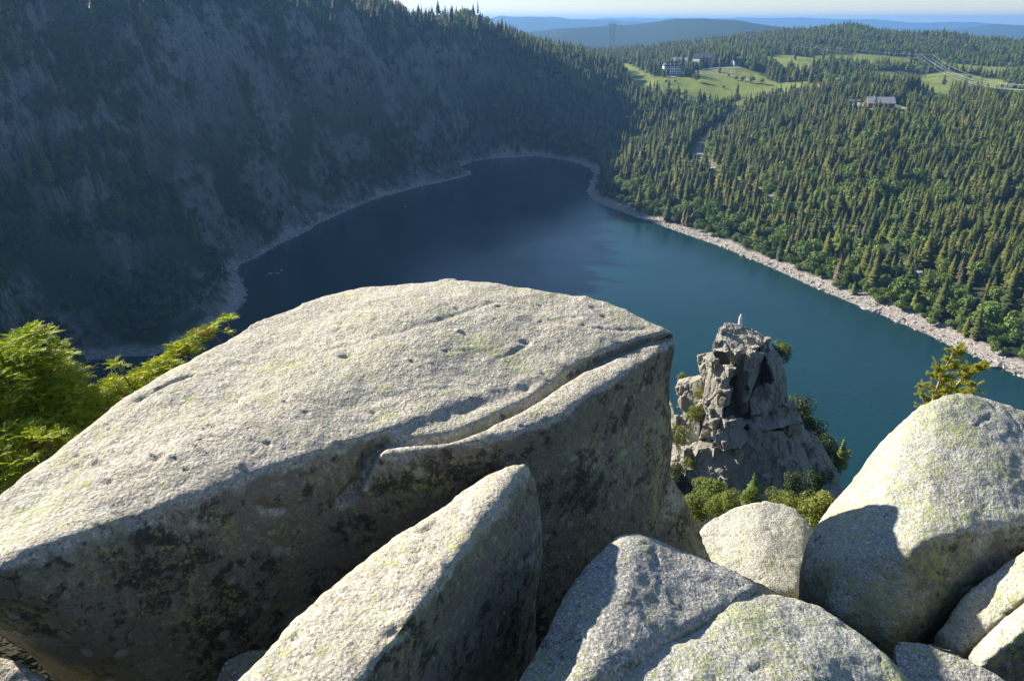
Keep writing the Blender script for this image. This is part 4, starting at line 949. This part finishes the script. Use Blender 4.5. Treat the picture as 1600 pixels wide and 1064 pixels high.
# ------------------------------------------------------------------ the rock pinnacle with the statue
def zp(zx, zy): return 1030 + zx / 3.327, 480 + zy / 3.327
YP = 78.0
def pin_block(pts, y0, depth, shrink=0.9, sink=0.0):
    """outline points with a forward offset each, closed at the back DEPTH metres further"""
    out = []; c = np.mean([p[:2] for p in pts], 0)
    for p in pts:
        dy = p[2] if len(p) > 2 else 0.0; q = zp(p[0], p[1]); a = W(q[0], q[1], YP + y0 + dy); out.append(a)
        qb = zp(c[0] + (p[0] - c[0]) * shrink, c[1] + (p[1] - c[1]) * shrink); b = W(qb[0], qb[1], YP + y0 + depth); out.append((b[0], b[1], b[2] - sink))
    return out
rockb = [
    pin_block([(150, 420, 3), (262, 420, 2), (262, 700, 1), (150, 700, 1.5)], .6, 8),
    pin_block([(300, 500, 3), (640, 480, 3), (640, 700, 2), (300, 700, 1)], 0.3, 8),
    pin_block([(245, 240, 2.5), (420, 200, 2.5), (560, 200, 3), (640, 290, 3), (660, 540, 3), (240, 560, 2.5), (450, 560, 1.4)], 0.5, 7),
    pin_block([(310, 112, 3), (345, 78, 4), (420, 90, 4.2), (480, 110, 4), (575, 165, 2.6), (572, 185, 2), (530, 205, .8), (420, 248, -.8), (350, 235, -.8), (280, 225, .5), (292, 170, 2)], 0, 7),
    pin_block([(190, 245, 2), (235, 238, 2.4), (280, 232, 1), (300, 300, -.5), (245, 372, .3), (212, 350, 1), (196, 290, 1.6)], 0.5, 5),
    pin_block([(248, 330, .5), (262, 300, .5), (320, 298, -.8), (385, 300, -1.2), (348, 358, -1.6), (330, 480, -2.2), (326, 575, -2.6), (240, 555, -1), (233, 430, 0)], 0, 6),
    pin_block([(340, 236, 0), (450, 228, 0), (472, 300, -.2), (466, 400, 0.2), (430, 400, .6), (385, 300, .4)], 0, 6),
    pin_block([(405, 345, .2), (440, 330, -.4), (466, 350, -.8), (472, 440, -1.2), (462, 540, -1.4), (430, 560, -.6), (395, 470, .8)], .4, 5),
    pin_block([(455, 250, -.4), (500, 226, .2), (548, 236, 0), (530, 300, .8), (505, 380, 1.2), (470, 455, -.8), (462, 400, -.9), (470, 300, -.9)], -.4, 6),
    pin_block([(545, 240, .6), (598, 222, 1.2), (642, 272, 1), (645, 345, 1), (622, 404, .2), (604, 398, -.3), (588, 330, -.4), (560, 290, -.2)], 0, 6),
    pin_block([(640, 300, 1.8), (662, 360, 1.8), (668, 480, 1.6), (660, 540, 1.6), (600, 540, 1), (600, 380, 1)], .6, 6),
    pin_block([(472, 480, -.4), (500, 420, 0.4), (530, 402, .6), (560, 425, 0), (582, 450, -.4), (590, 520, -1), (520, 556, -1.6), (480, 560, -1.4)], -.6, 5),
    pin_block([(585, 420, .4), (626, 404, .6), (600, 440, .2), (652, 462, .2), (630, 500, -.4), (590, 545, -.8), (560, 545, -.8)], -.6, 5),
    pin_block([(320, 560, .4), (470, 400, 2.4), (560, 400, 2.4), (620, 540, 1), (460, 600, 0)], 0.6, 5),
    pin_block([(365, 578, -1), (432, 572, -.4), (466, 592, -.6), (440, 625, -1.6), (402, 642, -2), (380, 600, -1.8)], -1.2, 4),
    pin_block([(455, 585, -.8), (530, 552, .4), (640, 550, .8), (690, 536, .4), (706, 545, .2), (702, 600, -1), (640, 628, -2), (582, 632, -2.4), (560, 640, -2.8), (500, 650, -2.6), (470, 640, -2)], -1, 8),
    pin_block([(428, 700, -2.4), (478, 655, -2.4), (520, 660, -2.8), (575, 640, -2.6), (642, 640, -2), (665, 720, -1.8), (682, 790, -1.6), (662, 880, -2.6), (622, 992, -3.4), (545, 960, -3.6), (480, 880, -3.4), (430, 820, -3)], -1, 9),
    pin_block([(240, 556, -.8), (322, 556, -1.6), (335, 600, -1.6), (300, 660, -1.6), (255, 682, -1), (205, 692, -.2), (232, 600, 0)], -.8, 6),
    pin_block([(300, 640, -2), (345, 620, -1.6), (470, 640, -1.6), (460, 690, -2.4), (420, 730, -3), (330, 740, -3), (290, 700, -2.6)], -1.4, 6),
    pin_block([(92, 770, 0), (180, 700, .4), (260, 680, -.4), (335, 742, -2), (430, 742, -3), (440, 860, -3.6), (300, 905, -3.6), (200, 940, -3), (130, 920, -2), (90, 830, -1)], -1, 8),
    pin_block([(270, 860, -3), (430, 820, -3.4), (545, 900, -3.8), (622, 1000, -4), (470, 1100, -5), (330, 1080, -5), (200, 1000, -4)], -1, 10),
    pin_block([(640, 640, 0), (745, 620, 3), (832, 680, 4), (868, 770, 4), (862, 860, 3), (945, 890, 4), (935, 980, 3), (700, 1020, -1), (640, 980, -1), (680, 790, -1)], 0, 10),
    pin_block([(700, 545, 1.5), (735, 560, 3), (760, 640, 3), (700, 680, 0), (640, 640, 0)], 0, 8),
    pin_block([(80, 420, 3), (100, 375, 4), (200, 350, 3.6), (240, 360, 2), (240, 470, 1), (240, 560, 0), (160, 565, 1), (120, 560, 2)], 1, 8),
    pin_block([(60, 560, 3), (140, 560, 2), (210, 600, 1), (210, 690, 0), (100, 790, 0), (50, 800, 2)], 0.5, 9),
    pin_block([(-30, 540, 6), (60, 480, 5), (90, 600, 3), (100, 800, 1), (90, 1000, -2), (-40, 1000, 0)], 1, 9),
    pin_block([(90, 800, -1), (220, 900, -2.5), (300, 1000, -4), (250, 1120, -6), (60, 1120, -5)], -1, 9),
    pin_block([(300, 980, -4), (700, 960, -3), (980, 940, 2), (1000, 1200, -4), (300, 1200, -7)], 0, 14)]
def pinnacle():
    r = np.random.RandomState(8)
    def union(hulls):
        tmp = []
        for h in hulls:
            bm = bmesh.new(); hull_into(bm, h); bmesh.ops.recalc_face_normals(bm, faces=bm.faces); m_ = bpy.data.meshes.new('tmp'); bm.to_mesh(m_); bm.free(); o_ = bpy.data.objects.new('tmp', m_); COL.objects.link(o_); tmp.append(o_)
        for o_ in tmp[1:]:
            md = tmp[0].modifiers.new('b', 'BOOLEAN'); md.operation = 'UNION'; md.solver = 'EXACT'; md.object = o_
        dg = bpy.context.evaluated_depsgraph_get(); dg.update(); out = bpy.data.meshes.new_from_object(tmp[0].evaluated_get(dg))
        for o_ in tmp: bpy.data.objects.remove(o_)
        return out
    base = union(rockb); bv = BVHTree.FromPolygons([tuple(v.co) for v in base.vertices], [tuple(p.vertices) for p in base.polygons]); extra = []
    for k in range(120):                      # fractured blocks standing proud of the main faces
        zx, zy = r.uniform(60, 900), r.uniform(130, 1000); q = zp(zx, zy); h = bv.ray_cast(Vector((0, 0, EYE)), Vector(ray(*q)).normalized())
        if h[0] is None: continue
        p = np.array(h[0]) + [0, .15, 0]; sz = r.uniform(.3, 1.1) * (1.0 if zy > 500 else .75); ang = r.choice([.35, .35, 1.9, .9]) + r.normal() * .12; ca, sa = math.cos(ang), math.sin(ang)
        ax = sz * r.uniform(.6, 1.2); ay = sz * r.uniform(.5, 1.0); az = sz * r.uniform(.6, 1.9); tl = r.normal(size=2) * .12; pts = []
        for sx in (-1, 1):
            for sy in (-1, 1):
                for sz_ in (-1, 1):
                    x, y, z = sx * ax * r.uniform(.6, 1), sy * ay * r.uniform(.6, 1), sz_ * az * r.uniform(.75, 1); pts.append((p[0] + ca * x - sa * y + tl[0] * z, p[1] + sa * x + ca * y + tl[1] * z, p[2] + z + .25 * x * tl[0]))
        extra.append(pts)
    me = union(rockb + extra)
    bm = bmesh.new(); bm.from_mesh(me); bmesh.ops.triangulate(bm, faces=bm.faces)
    for lim in (3.0, 1.5, .8, .45, .3):
        bmesh.ops.subdivide_edges(bm, edges=[e for e in bm.edges if e.calc_length() > lim], cuts=1); bmesh.ops.triangulate(bm, faces=[f for f in bm.faces if len(f.verts) > 3])
    bmesh.ops.remove_doubles(bm, verts=bm.verts, dist=.004); bm.to_mesh(me); bm.free()
    V, N = coords(me); D = np.zeros(len(V), np.float32)
    lo, hi = V.min(0), V.max(0)
    from mathutils.kdtree import KDTree
    for cell, tilt, step, crack in ((1.9, .05, .07, .2), (.85, .03, .03, .08)):
        n = int(np.prod((hi - lo) / cell) * 0.5) + 10; S = (lo + r.rand(n, 3) * (hi - lo)).astype(np.float32); T = r.normal(size=(n, 3)).astype(np.float32) * tilt; O = r.uniform(-1, 1, n).astype(np.float32) * step
        kd = KDTree(n)
        S[:, 2] = S[:, 2].min() + (S[:, 2] - S[:, 2].min()) * .42; VV_ = V * np.array([1, 1, .42], np.float32) + np.array([0, 0, lo[2] * .58], np.float32) + np.stack([pnoise(V / 1.5), pnoise(V / 1.5 + 7), 0 * V[:, 0]], 1) * .25; T *= 0
        for i in range(n): kd.insert(S[i], i)
        kd.balance(); i1 = np.empty(len(V), int); g = np.empty(len(V), np.float32)
        for k, p in enumerate(VV_):
            f = kd.find_n(p, 2); i1[k] = f[0][1]; g[k] = f[1][2] - f[0][2]
        D += np.einsum('ij,ij->i', V - S[i1], T[i1]) + O[i1] - crack * np.exp(-(g / .12) ** 2)
    D += fbm(V, .8, 3, .6, 3) * .035
    V2 = V + N * D[:, None]; o0 = np.array([26., 80., 98.]); me.vertices.foreach_set('co', (V2 - o0).astype(np.float32).ravel()); me.materials.clear()
    m, nt, b = new_mat('pinnacle_rock'); L = nt.links; tc = nt.nodes.new('ShaderNodeTexCoord').outputs['Object']
    n1 = noise(nt, tc, .25, 5); n2 = noise(nt, tc, 1.6, 6, .7); n3 = noise(nt, tc, 8, 4, .7)
    c = mix(nt, n1, (.31, .29, .235), (.43, .40, .32)); c = mix(nt, ramp(nt, n2, [(.4, 0), (.75, .6)]), c, (.19, .185, .165))
    c = mix(nt, ramp(nt, noise(nt, tc, .5, 6, .75), [(.58, 0), (.66, .5)]), c, (.17, .17, .10)); L.new(c, b.inputs['Base Color']); b.inputs['Roughness'].default_value = .9
    h = bump(nt, None, n2, .6, .25); bump(nt, b, n3, .5, .08, h); me.materials.append(m); me.polygons.foreach_set('use_smooth', [False] * len(me.polygons)); me.update()
    tag(obj('rock_pinnacle', me, None, tuple(o0)), 'tall fractured rock pinnacle crowned by a small white statue above the lake', 'rock pinnacle')
    return BVHTree.FromPolygons(V2.tolist(), [tuple(p.vertices) for p in me.polygons])
pin_bvh = pinnacle()
def pin_top(px, py, dflt):
    h = pin_bvh.ray_cast(Vector((0, 0, EYE)), Vector(ray(px, py)).normalized()); return h[0] if h[0] is not None else Vector(dflt)

statue_m = plain('white_painted_stone', (0.80, 0.80, 0.80), 0.6, 0, .04, 8)
def project_y(p):
    d = p[1] * CP - (p[2] - EYE) * SP; return 532 - 1200 * (p[1] * SP + (p[2] - EYE) * CP) / d
def statue():
    best = None
    for Y in np.arange(79, 86, .25):
        d = W(1156.5, 505, float(Y)); q_ = pin_bvh.ray_cast(Vector((d[0], d[1], EYE)), Vector((0, 0, -1)))[0]
        if q_ is not None:
            py_ = float(project_y(q_))
            if best is None or py_ < best[0]: best = (py_, q_)
    q = best[1]
    e = empty('madonna_statue', (q[0], q[1], q[2] - .05), .3); tag(e, 'small white robed statue standing on top of the rock pinnacle', 'statue')
    def lathe(prof, n=20, ox=0, oy=0):
        V = []; F = []
        for z, rx, ry, yo in prof:
            for k in range(n):
                a = 2 * math.pi * k / n; fold = 1 + .05 * math.sin(a * 7 + z * 2) * (1 if z < .8 else .2); V.append((ox + rx * fold * math.cos(a), oy + yo + ry * fold * math.sin(a), z))
        for i in range(len(prof) - 1):
            for k in range(n): F.append((i * n + k, i * n + (k + 1) % n, (i + 1) * n + (k + 1) % n, (i + 1) * n + k))
        F.append(tuple(range(n - 1, -1, -1))); F.append(tuple((len(prof) - 1) * n + k for k in range(n))); return V, F
    mb = MB(); mb.add(*lathe([(0, .20, .17, 0), (.08, .215, .18, 0), (.4, .2, .16, 0), (.7, .175, .14, 0), (.85, .19, .135, 0), (.95, .185, .12, 0), (1.0, .12, .09, 0), (1.04, .055, .055, 0), (1.08, .06, .065, -.01), (1.14, .075, .085, -.01), (1.2, .07, .08, 0), (1.25, .045, .05, 0), (1.27, .012, .012, 0)]))
    mb.build('robed_body', statue_m, e, True)
    v = MB(); v.add(*lathe([(.3, .215, .10, .08), (.7, .2, .11, .06), (.95, .2, .12, .04), (1.08, .1, .09, .03), (1.2, .09, .095, .02), (1.28, .06, .07, .01), (1.31, .015, .02, 0)])); v.build('veil', statue_m, e, True)
    h = MB(); h.tube([(-.17, -.02, .92), (-.13, -.13, .72), (-.01, -.17, .84), (0, -.17, .95)], [.05, .05, .035, .015], 8); h.tube([(.17, -.02, .92), (.13, -.13, .72), (.01, -.17, .84), (0, -.17, .95)], [.05, .05, .035, .015], 8); h.build('folded_arms', statue_m, e, True)
    p = MB(); p.box((0, 0, .0), (.55, .5, .14)); p.build('plinth', statue_m, e)
statue()

# ------------------------------------------------------------------ plants near the viewpoint
rowan_leaf = leaf_mat('rowan_leaves', (0.32, 0.42, 0.03), (0.62, 0.62, 0.06), 0.5, 0.5, 1.2)
rowan_fruit = plain('rowan_fruit', (0.32, 0.10, 0.04), 0.6)
twig = plain('twig_bark', (0.20, 0.15, 0.11), 0.9, 0, .3, 9)
pale_twig = plain('pale_twig', (0.46, 0.34, 0.22), 0.85, 0, .2, 9)
needle = leaf_mat('young_spruce_needles', (0.32, 0.38, 0.04), (0.62, 0.55, 0.08), 0.45, .6, 3)
bush_leaf = leaf_mat('bush_leaves', (0.12, 0.17, 0.03), (0.34, 0.35, 0.07), 0.4, 0.55, .4)
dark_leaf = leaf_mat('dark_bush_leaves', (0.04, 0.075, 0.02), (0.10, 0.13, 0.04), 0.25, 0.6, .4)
def pinnate(r, L=.16, pairs=6):
    V = []; F = []
    def leaflet(p, d, l, w):
        s = np.cross(d, [0, 0, 1.0]); s /= np.linalg.norm(s) + 1e-9; b = len(V)
        V.extend([p, p + d * l * .45 + s * w + [0, 0, .15 * w], p + d * l + [0, 0, -.15 * l], p + d * l * .45 - s * w + [0, 0, .15 * w]]); F.extend([(b, b + 1, b + 2), (b, b + 2, b + 3)])
    for k in range(pairs):
        t = .25 + .7 * k / pairs; p = np.array([L * t, 0, -.35 * L * t * t]); l = L * .36 * (1 - .3 * abs(t - .55)) * r.uniform(.85, 1.1)
        for s in (-1, 1): d = np.array([.45, s * .9, -.1 + r.uniform(-.2, .2)]); leaflet(p, d / np.linalg.norm(d), l, l * .17)
    leaflet(np.array([L * .93, 0, -.33 * L]), np.array([1., 0, -.3]), L * .33, L * .055)
    return np.array(V), np.array(F)
def rot_to(d, r):
    d = d / np.linalg.norm(d); s = np.cross([0, 0, 1.0], d); n = np.linalg.norm(s); s = s / n if n > 1e-3 else np.array([1., 0, 0]); u = np.cross(d, s); return np.stack([d, s, u], 1)
def rowan(name, root, lobes, per, seed, label, nfruit):
    r = np.random.RandomState(seed); root = np.array(root); e = empty(name, tuple(root)); tag(e, label, 'shrub', 'rowan bushes behind the huge boulder')
    T = [pinnate(r, 1.0, 6 + k % 2) for k in range(4)]; VV = []; FF = []; nb = 0; st = MB(); tips = []
    for (px, py, Y, rad) in lobes:
        c = np.array(W(px, py, Y)) - root; n = max(6, int(1.7 * per * (rad / .4) ** 2))
        st.tube([(0, 0, -.3), tuple(c * [.25, .25, .5]), tuple(c * [.7, .7, .8]), tuple(c)], [.035, .028, .016, .006], 6)
        for i in range(n):
            d = r.normal(size=3); d /= np.linalg.norm(d); d[2] = abs(d[2]) * .9 - .25 * r.rand(); p = c + d * rad * r.uniform(.45, 1.0) * [1, 1, .9]
            if r.rand() < .5: st.tube([tuple(c + (p - c) * .1), tuple(c + (p - c) * .6 + [0, 0, -.02]), tuple(p)], [.009, .006, .003], 4)
            tips.append(p); ph = r.uniform(0, 6.3); m = r.randint(4, 7)
            for k in range(m):
                a = ph + k * 2.4; dd = np.array([math.cos(a), math.sin(a), r.uniform(.1, 1.1)]) + d * .5; M = rot_to(dd, r); Vt, Ft = T[r.randint(4)]; s = r.uniform(.065, .12)
                VV.append((Vt * s) @ M.T + p); FF.append(Ft + nb); nb += len(Vt)
    obj('foliage', np_mesh('foliage', np.concatenate(VV), np.concatenate(FF), rowan_leaf), e); st.build('branches', twig, e)
    tips.sort(key=lambda p: -p[2] + .0 * p[0])
    ch = tips[:len(tips) // 5]; r.shuffle(ch)
    for p in ch[:nfruit]:
        fm = MB()
        for k in range(45):
            a = r.uniform(0, 6.3); q = math.sqrt(r.rand()) * .05; x, y, z = p[0] + q * math.cos(a), p[1] + q * math.sin(a), p[2] + .05 + r.uniform(-.01, .015); s = .007
            fm.add([(x + s, y, z), (x - s, y, z), (x, y + s, z), (x, y - s, z), (x, y, z + s), (x, y, z - s)], [(0, 2, 4), (2, 1, 4), (1, 3, 4), (3, 0, 4), (2, 0, 5), (1, 2, 5), (3, 1, 5), (0, 3, 5)])
        fm.build('fruit_cluster', rowan_fruit, e)
rowan('rowan_bush', (-4.7, 7.2, 143.6), [(45, 560, 7.6, .42), (75, 590, 7.7, .42), (10, 590, 7.3, .5), (30, 660, 7.0, .5), (85, 660, 7.1, .42), (-70, 620, 7.0, .6), (0, 730, 6.3, .42), (60, 700, 6.5, .38), (-30, 760, 6.0, .4), (55, 530, 7.8, .2), (100, 620, 7.3, .3)], 60, 3,
      'tall bright yellow green rowan bush at the left edge, left of the gap', 5)
rowan('rowan_bush', (-3.6, 7.9, 143.4), [(140, 640, 7.6, .34), (165, 620, 7.9, .24), (125, 680, 7.2, .33), (180, 600, 8.0, .1), (190, 650, 7.8, .2), (183, 572, 8.1, .06)], 60, 4,
      'lower rowan bush in the middle of the left shrubs with one leafy tip standing up', 0)
rowan('rowan_bush', (-2.9, 8.6, 143.4), [(225, 600, 8.2, .22), (255, 580, 8.3, .22), (285, 555, 8.4, .2), (310, 535, 8.5, .17), (335, 520, 8.6, .13), (354, 500, 8.7, .045), (215, 620, 8.0, .2)], 75, 5,
      'rowan bush peeping over the left shoulder of the huge boulder, tips reaching up the slope', 4)
tw = MB(); rr = random.Random(3); b0 = np.array(W(95, 610, 7.8))
for k in range(12):
    a = rr.uniform(-.2, .9); L_ = rr.uniform(.25, .45); p1 = b0 + np.array([math.cos(a) * L_ * .5, rr.uniform(-.1, .1), math.sin(a) * L_ * .5 + .05]); p2 = b0 + np.array([math.cos(a) * L_, rr.uniform(-.1, .1), math.sin(a) * L_ * .9 + .1])
    tw.tube([b0, p1, p2], [.009, .006, .002], 4)
    for j in range(5): q = p1 + (p2 - p1) * rr.random(); tw.tube([q, q + np.array([rr.uniform(0, .08), rr.uniform(-.05, .05), rr.uniform(-.02, .09)])], [.003, .001], 3)
tw.tube([(-4.4, 7.5, 143.9), tuple(b0)], [.02, .01], 5)
tag(tw.build('bare_twigs', pale_twig), 'dry leafless twigs sticking out between the two left rowan bushes', 'twigs')

def small_spruce():
    e0 = W(1452, 650, 8.4); e = empty('young_spruce', (e0[0], e0[1], e0[2] - .6)); tag(e, 'small crooked wind bent spruce growing behind the big lichened boulder', 'spruce')
    e0 = np.array([e0[0], e0[1], e0[2] - .6]); st = MB(); V = []; F = []; r = np.random.RandomState(2)
    def tuft(a, b, n, ln):
        for i in range(n):
            p = a + (b - a) * r.rand(); d = (b - a) / np.linalg.norm(b - a) * .8 + r.normal(size=3) * .55; d /= np.linalg.norm(d); s = np.cross(d, r.normal(size=3)); s /= np.linalg.norm(s); l = ln * r.uniform(.6, 1.2); k = len(V)
            V.extend([p - s * .004, p + s * .004, p + d * l]); F.append((k, k + 1, k + 2))
    stems = [([(1452, 650), (1460, 618), (1470, 590), (1482, 565), (1494, 546)], .95, 1.0), ([(1462, 645), (1478, 618), (1500, 596), (1520, 578), (1530, 570)], .8, .9), ([(1450, 648), (1442, 625), (1436, 600)], .35, .5), ([(1470, 640), (1500, 620), (1528, 600)], .7, .7)]
    for si, (pl, dens, sc_) in enumerate(stems):
        P = [np.array(W(x, y, 8.4 + .08 * si)) - e0 for x, y in pl]; st.tube([tuple(p) for p in P], [.016 * sc_ * (1 - .8 * i / (len(P) - 1)) + .002 for i in range(len(P))], 6)
        for i in range(len(P) - 1):
            for j in range(int(22 * dens)):
                if i == 0 and si == 0 and r.rand() < .4: bare = True
                else: bare = False
                a = P[i] + (P[i + 1] - P[i]) * r.rand(); side = r.choice([-1, 1], p=[.35, .65]) ; L_ = r.uniform(.08, .2) * (1.15 - i / len(P)) * sc_
                d = np.array([side * r.uniform(.4, 1), r.uniform(-.8, .8), r.uniform(.1, .7)]); b = a + d / np.linalg.norm(d) * L_; st.tube([tuple(a), tuple((a + b) / 2 - [0, 0, .008]), tuple(b)], [.005, .0035, .0015], 4)
                if not bare:
                    tuft(a + (b - a) * .2, b, 130, .032)
                    for _ in range(2):
                        c = a + (b - a) * r.uniform(.4, .9); f = c + (b - a) / np.linalg.norm(b - a) * .05 + r.normal(size=3) * .025; tuft(c, f, 60, .028)
        tuft(P[-2], P[-1], 120, .025)
    st.build('trunk', pale_twig, e); obj('needles', np_mesh('needles', np.array(V), np.array(F), needle), e)
small_spruce()

FINE = [broad_arrays(200 + s, 2600, .9, .02, .028, 9) for s in range(3)]
LIMB = [trunk_arrays(.65, .02, 0, 5, 9, 30 + s) for s in range(3)]
def shrub(px, py, Y, s, label, mat, k, on=None, sq=1.0):
    q = np.array(on if on is not None else W(px, py, Y)); e = empty('shrub', tuple(q - [0, 0, .1 * s]), k * 1.3); e.scale = (s * 1.2, s * 1.2, s * sq); tag(e, label, 'shrub', 'shrubs around the pinnacle')
    obj('foliage', np_mesh('foliage', *FINE[k % 3], mat), e); obj('branches', mesh_of(LIMB[k % 3], 'branches', twig), e)
for k, (px, py, Y, s, m, l) in enumerate([
    (1217, 563, 82.5, 2.7, bush_leaf, 'round yellow green shrub clinging to the upper right edge of the pinnacle'), (1065, 596, 86, 1.5, bush_leaf, 'small shrub just right of the huge boulder, on the left skyline of the pinnacle ridge'),
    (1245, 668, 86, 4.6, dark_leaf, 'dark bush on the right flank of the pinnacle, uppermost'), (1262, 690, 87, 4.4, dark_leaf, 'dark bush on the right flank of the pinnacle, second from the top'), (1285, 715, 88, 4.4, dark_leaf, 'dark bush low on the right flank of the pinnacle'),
    (1304, 735, 88, 4.0, bush_leaf, 'lighter bush at the foot of the right flank beside the big lichened boulder'), (1062, 700, 80, 3.8, bush_leaf, 'green shrub in the gully on the left side of the pinnacle'), (1085, 655, 79.5, 2.2, bush_leaf, 'mossy shrub on the left ledges of the pinnacle'),
    (1060, 760, 74, 3.2, dark_leaf, 'low shrub at the left foot of the pinnacle'), (1076, 735, 76, 2.4, bush_leaf, 'yellow green shrub in the left gully of the pinnacle, above its foot'),
    (1095, 768, 70, 2.2, bush_leaf, 'light shrub on the scree at the left foot of the pinnacle'), (1090, 622, 79, 1.3, bush_leaf, 'small tuft on the left shoulder of the pinnacle'), (1125, 690, 74.5, .8, bush_leaf, 'tiny green tuft on the middle ledge of the pinnacle'),
    (1167, 610, 75.5, .7, dark_leaf, 'tiny dark tuft in the central cleft of the pinnacle'), (1166, 545, 79, .6, bush_leaf, 'tiny tuft just below the statue'), (1215, 800, 20, .9, bush_leaf, 'spindly shrub in front of the dark base, behind the pale boulder'), (1110, 790, 45, 2.6, bush_leaf, 'broad shrub at the base of the pinnacle behind the leftmost near shrub'),
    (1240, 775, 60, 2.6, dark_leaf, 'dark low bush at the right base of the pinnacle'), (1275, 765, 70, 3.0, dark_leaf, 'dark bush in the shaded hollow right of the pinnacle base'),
    (1088, 812, 30, 1.6, bush_leaf, 'yellow green shrub between the huge boulder and the pale boulder, leftmost'), (1115, 806, 26, 1.15, bush_leaf, 'shrub showing over the left end of the pale boulder'), (1140, 800, 24, 1.0, bush_leaf, 'low shrub right behind the pale boulder'),
    (1170, 790, 22, .8, bush_leaf, 'small upright shrub behind the top of the pale boulder'), (1238, 812, 14, .7, bush_leaf, 'leafy shrub over the right end of the pale boulder'), (1262, 818, 13, .75, bush_leaf, 'leafy shrub squeezed between pale boulder and big lichened boulder'), (1282, 806, 13, .7, bush_leaf, 'small shrub beside the left edge of the big lichened boulder')]):
    shrub(px, py, Y, s, l, m, k)
for k, (px, py, Y, s, l) in enumerate([(1172, 792, 40, 2.6, 'young spruce at the foot of the pinnacle, in front of its dark base'), (1311, 730, 86, 4.5, 'slim spruce at the edge of the big lichened boulder, on the right flank')]):
    q = W(px, py, Y); e = empty('spruce_tree', q, k); e.scale = (s, s, s); tag(e, l, 'spruce', 'small spruces around the pinnacle')
    for nm, me in zip(('crown', 'trunk'), SPL[k]): obj(nm, me, e)
# ------------------------------------------------------------------ haze
def build_haze():
    mb = MB(); mb.box((0, 0, 88), (34500, 34500, 232))
    m = bpy.data.materials.new('haze'); m.use_nodes = True; nt = m.node_tree; nt.nodes.remove(nt.nodes['Principled BSDF'])
    v = nt.nodes.new('ShaderNodeVolumePrincipled'); v.inputs['Color'].default_value = (0.25, 0.53, 1.0, 1); v.inputs['Density'].default_value = 0.000105
    v.inputs['Anisotropy'].default_value = 0.3
    nt.links.new(v.outputs[0], nt.nodes['Material Output'].inputs['Volume'])
    o = mb.build('haze', m); tag(o, kind='stuff')
build_haze()
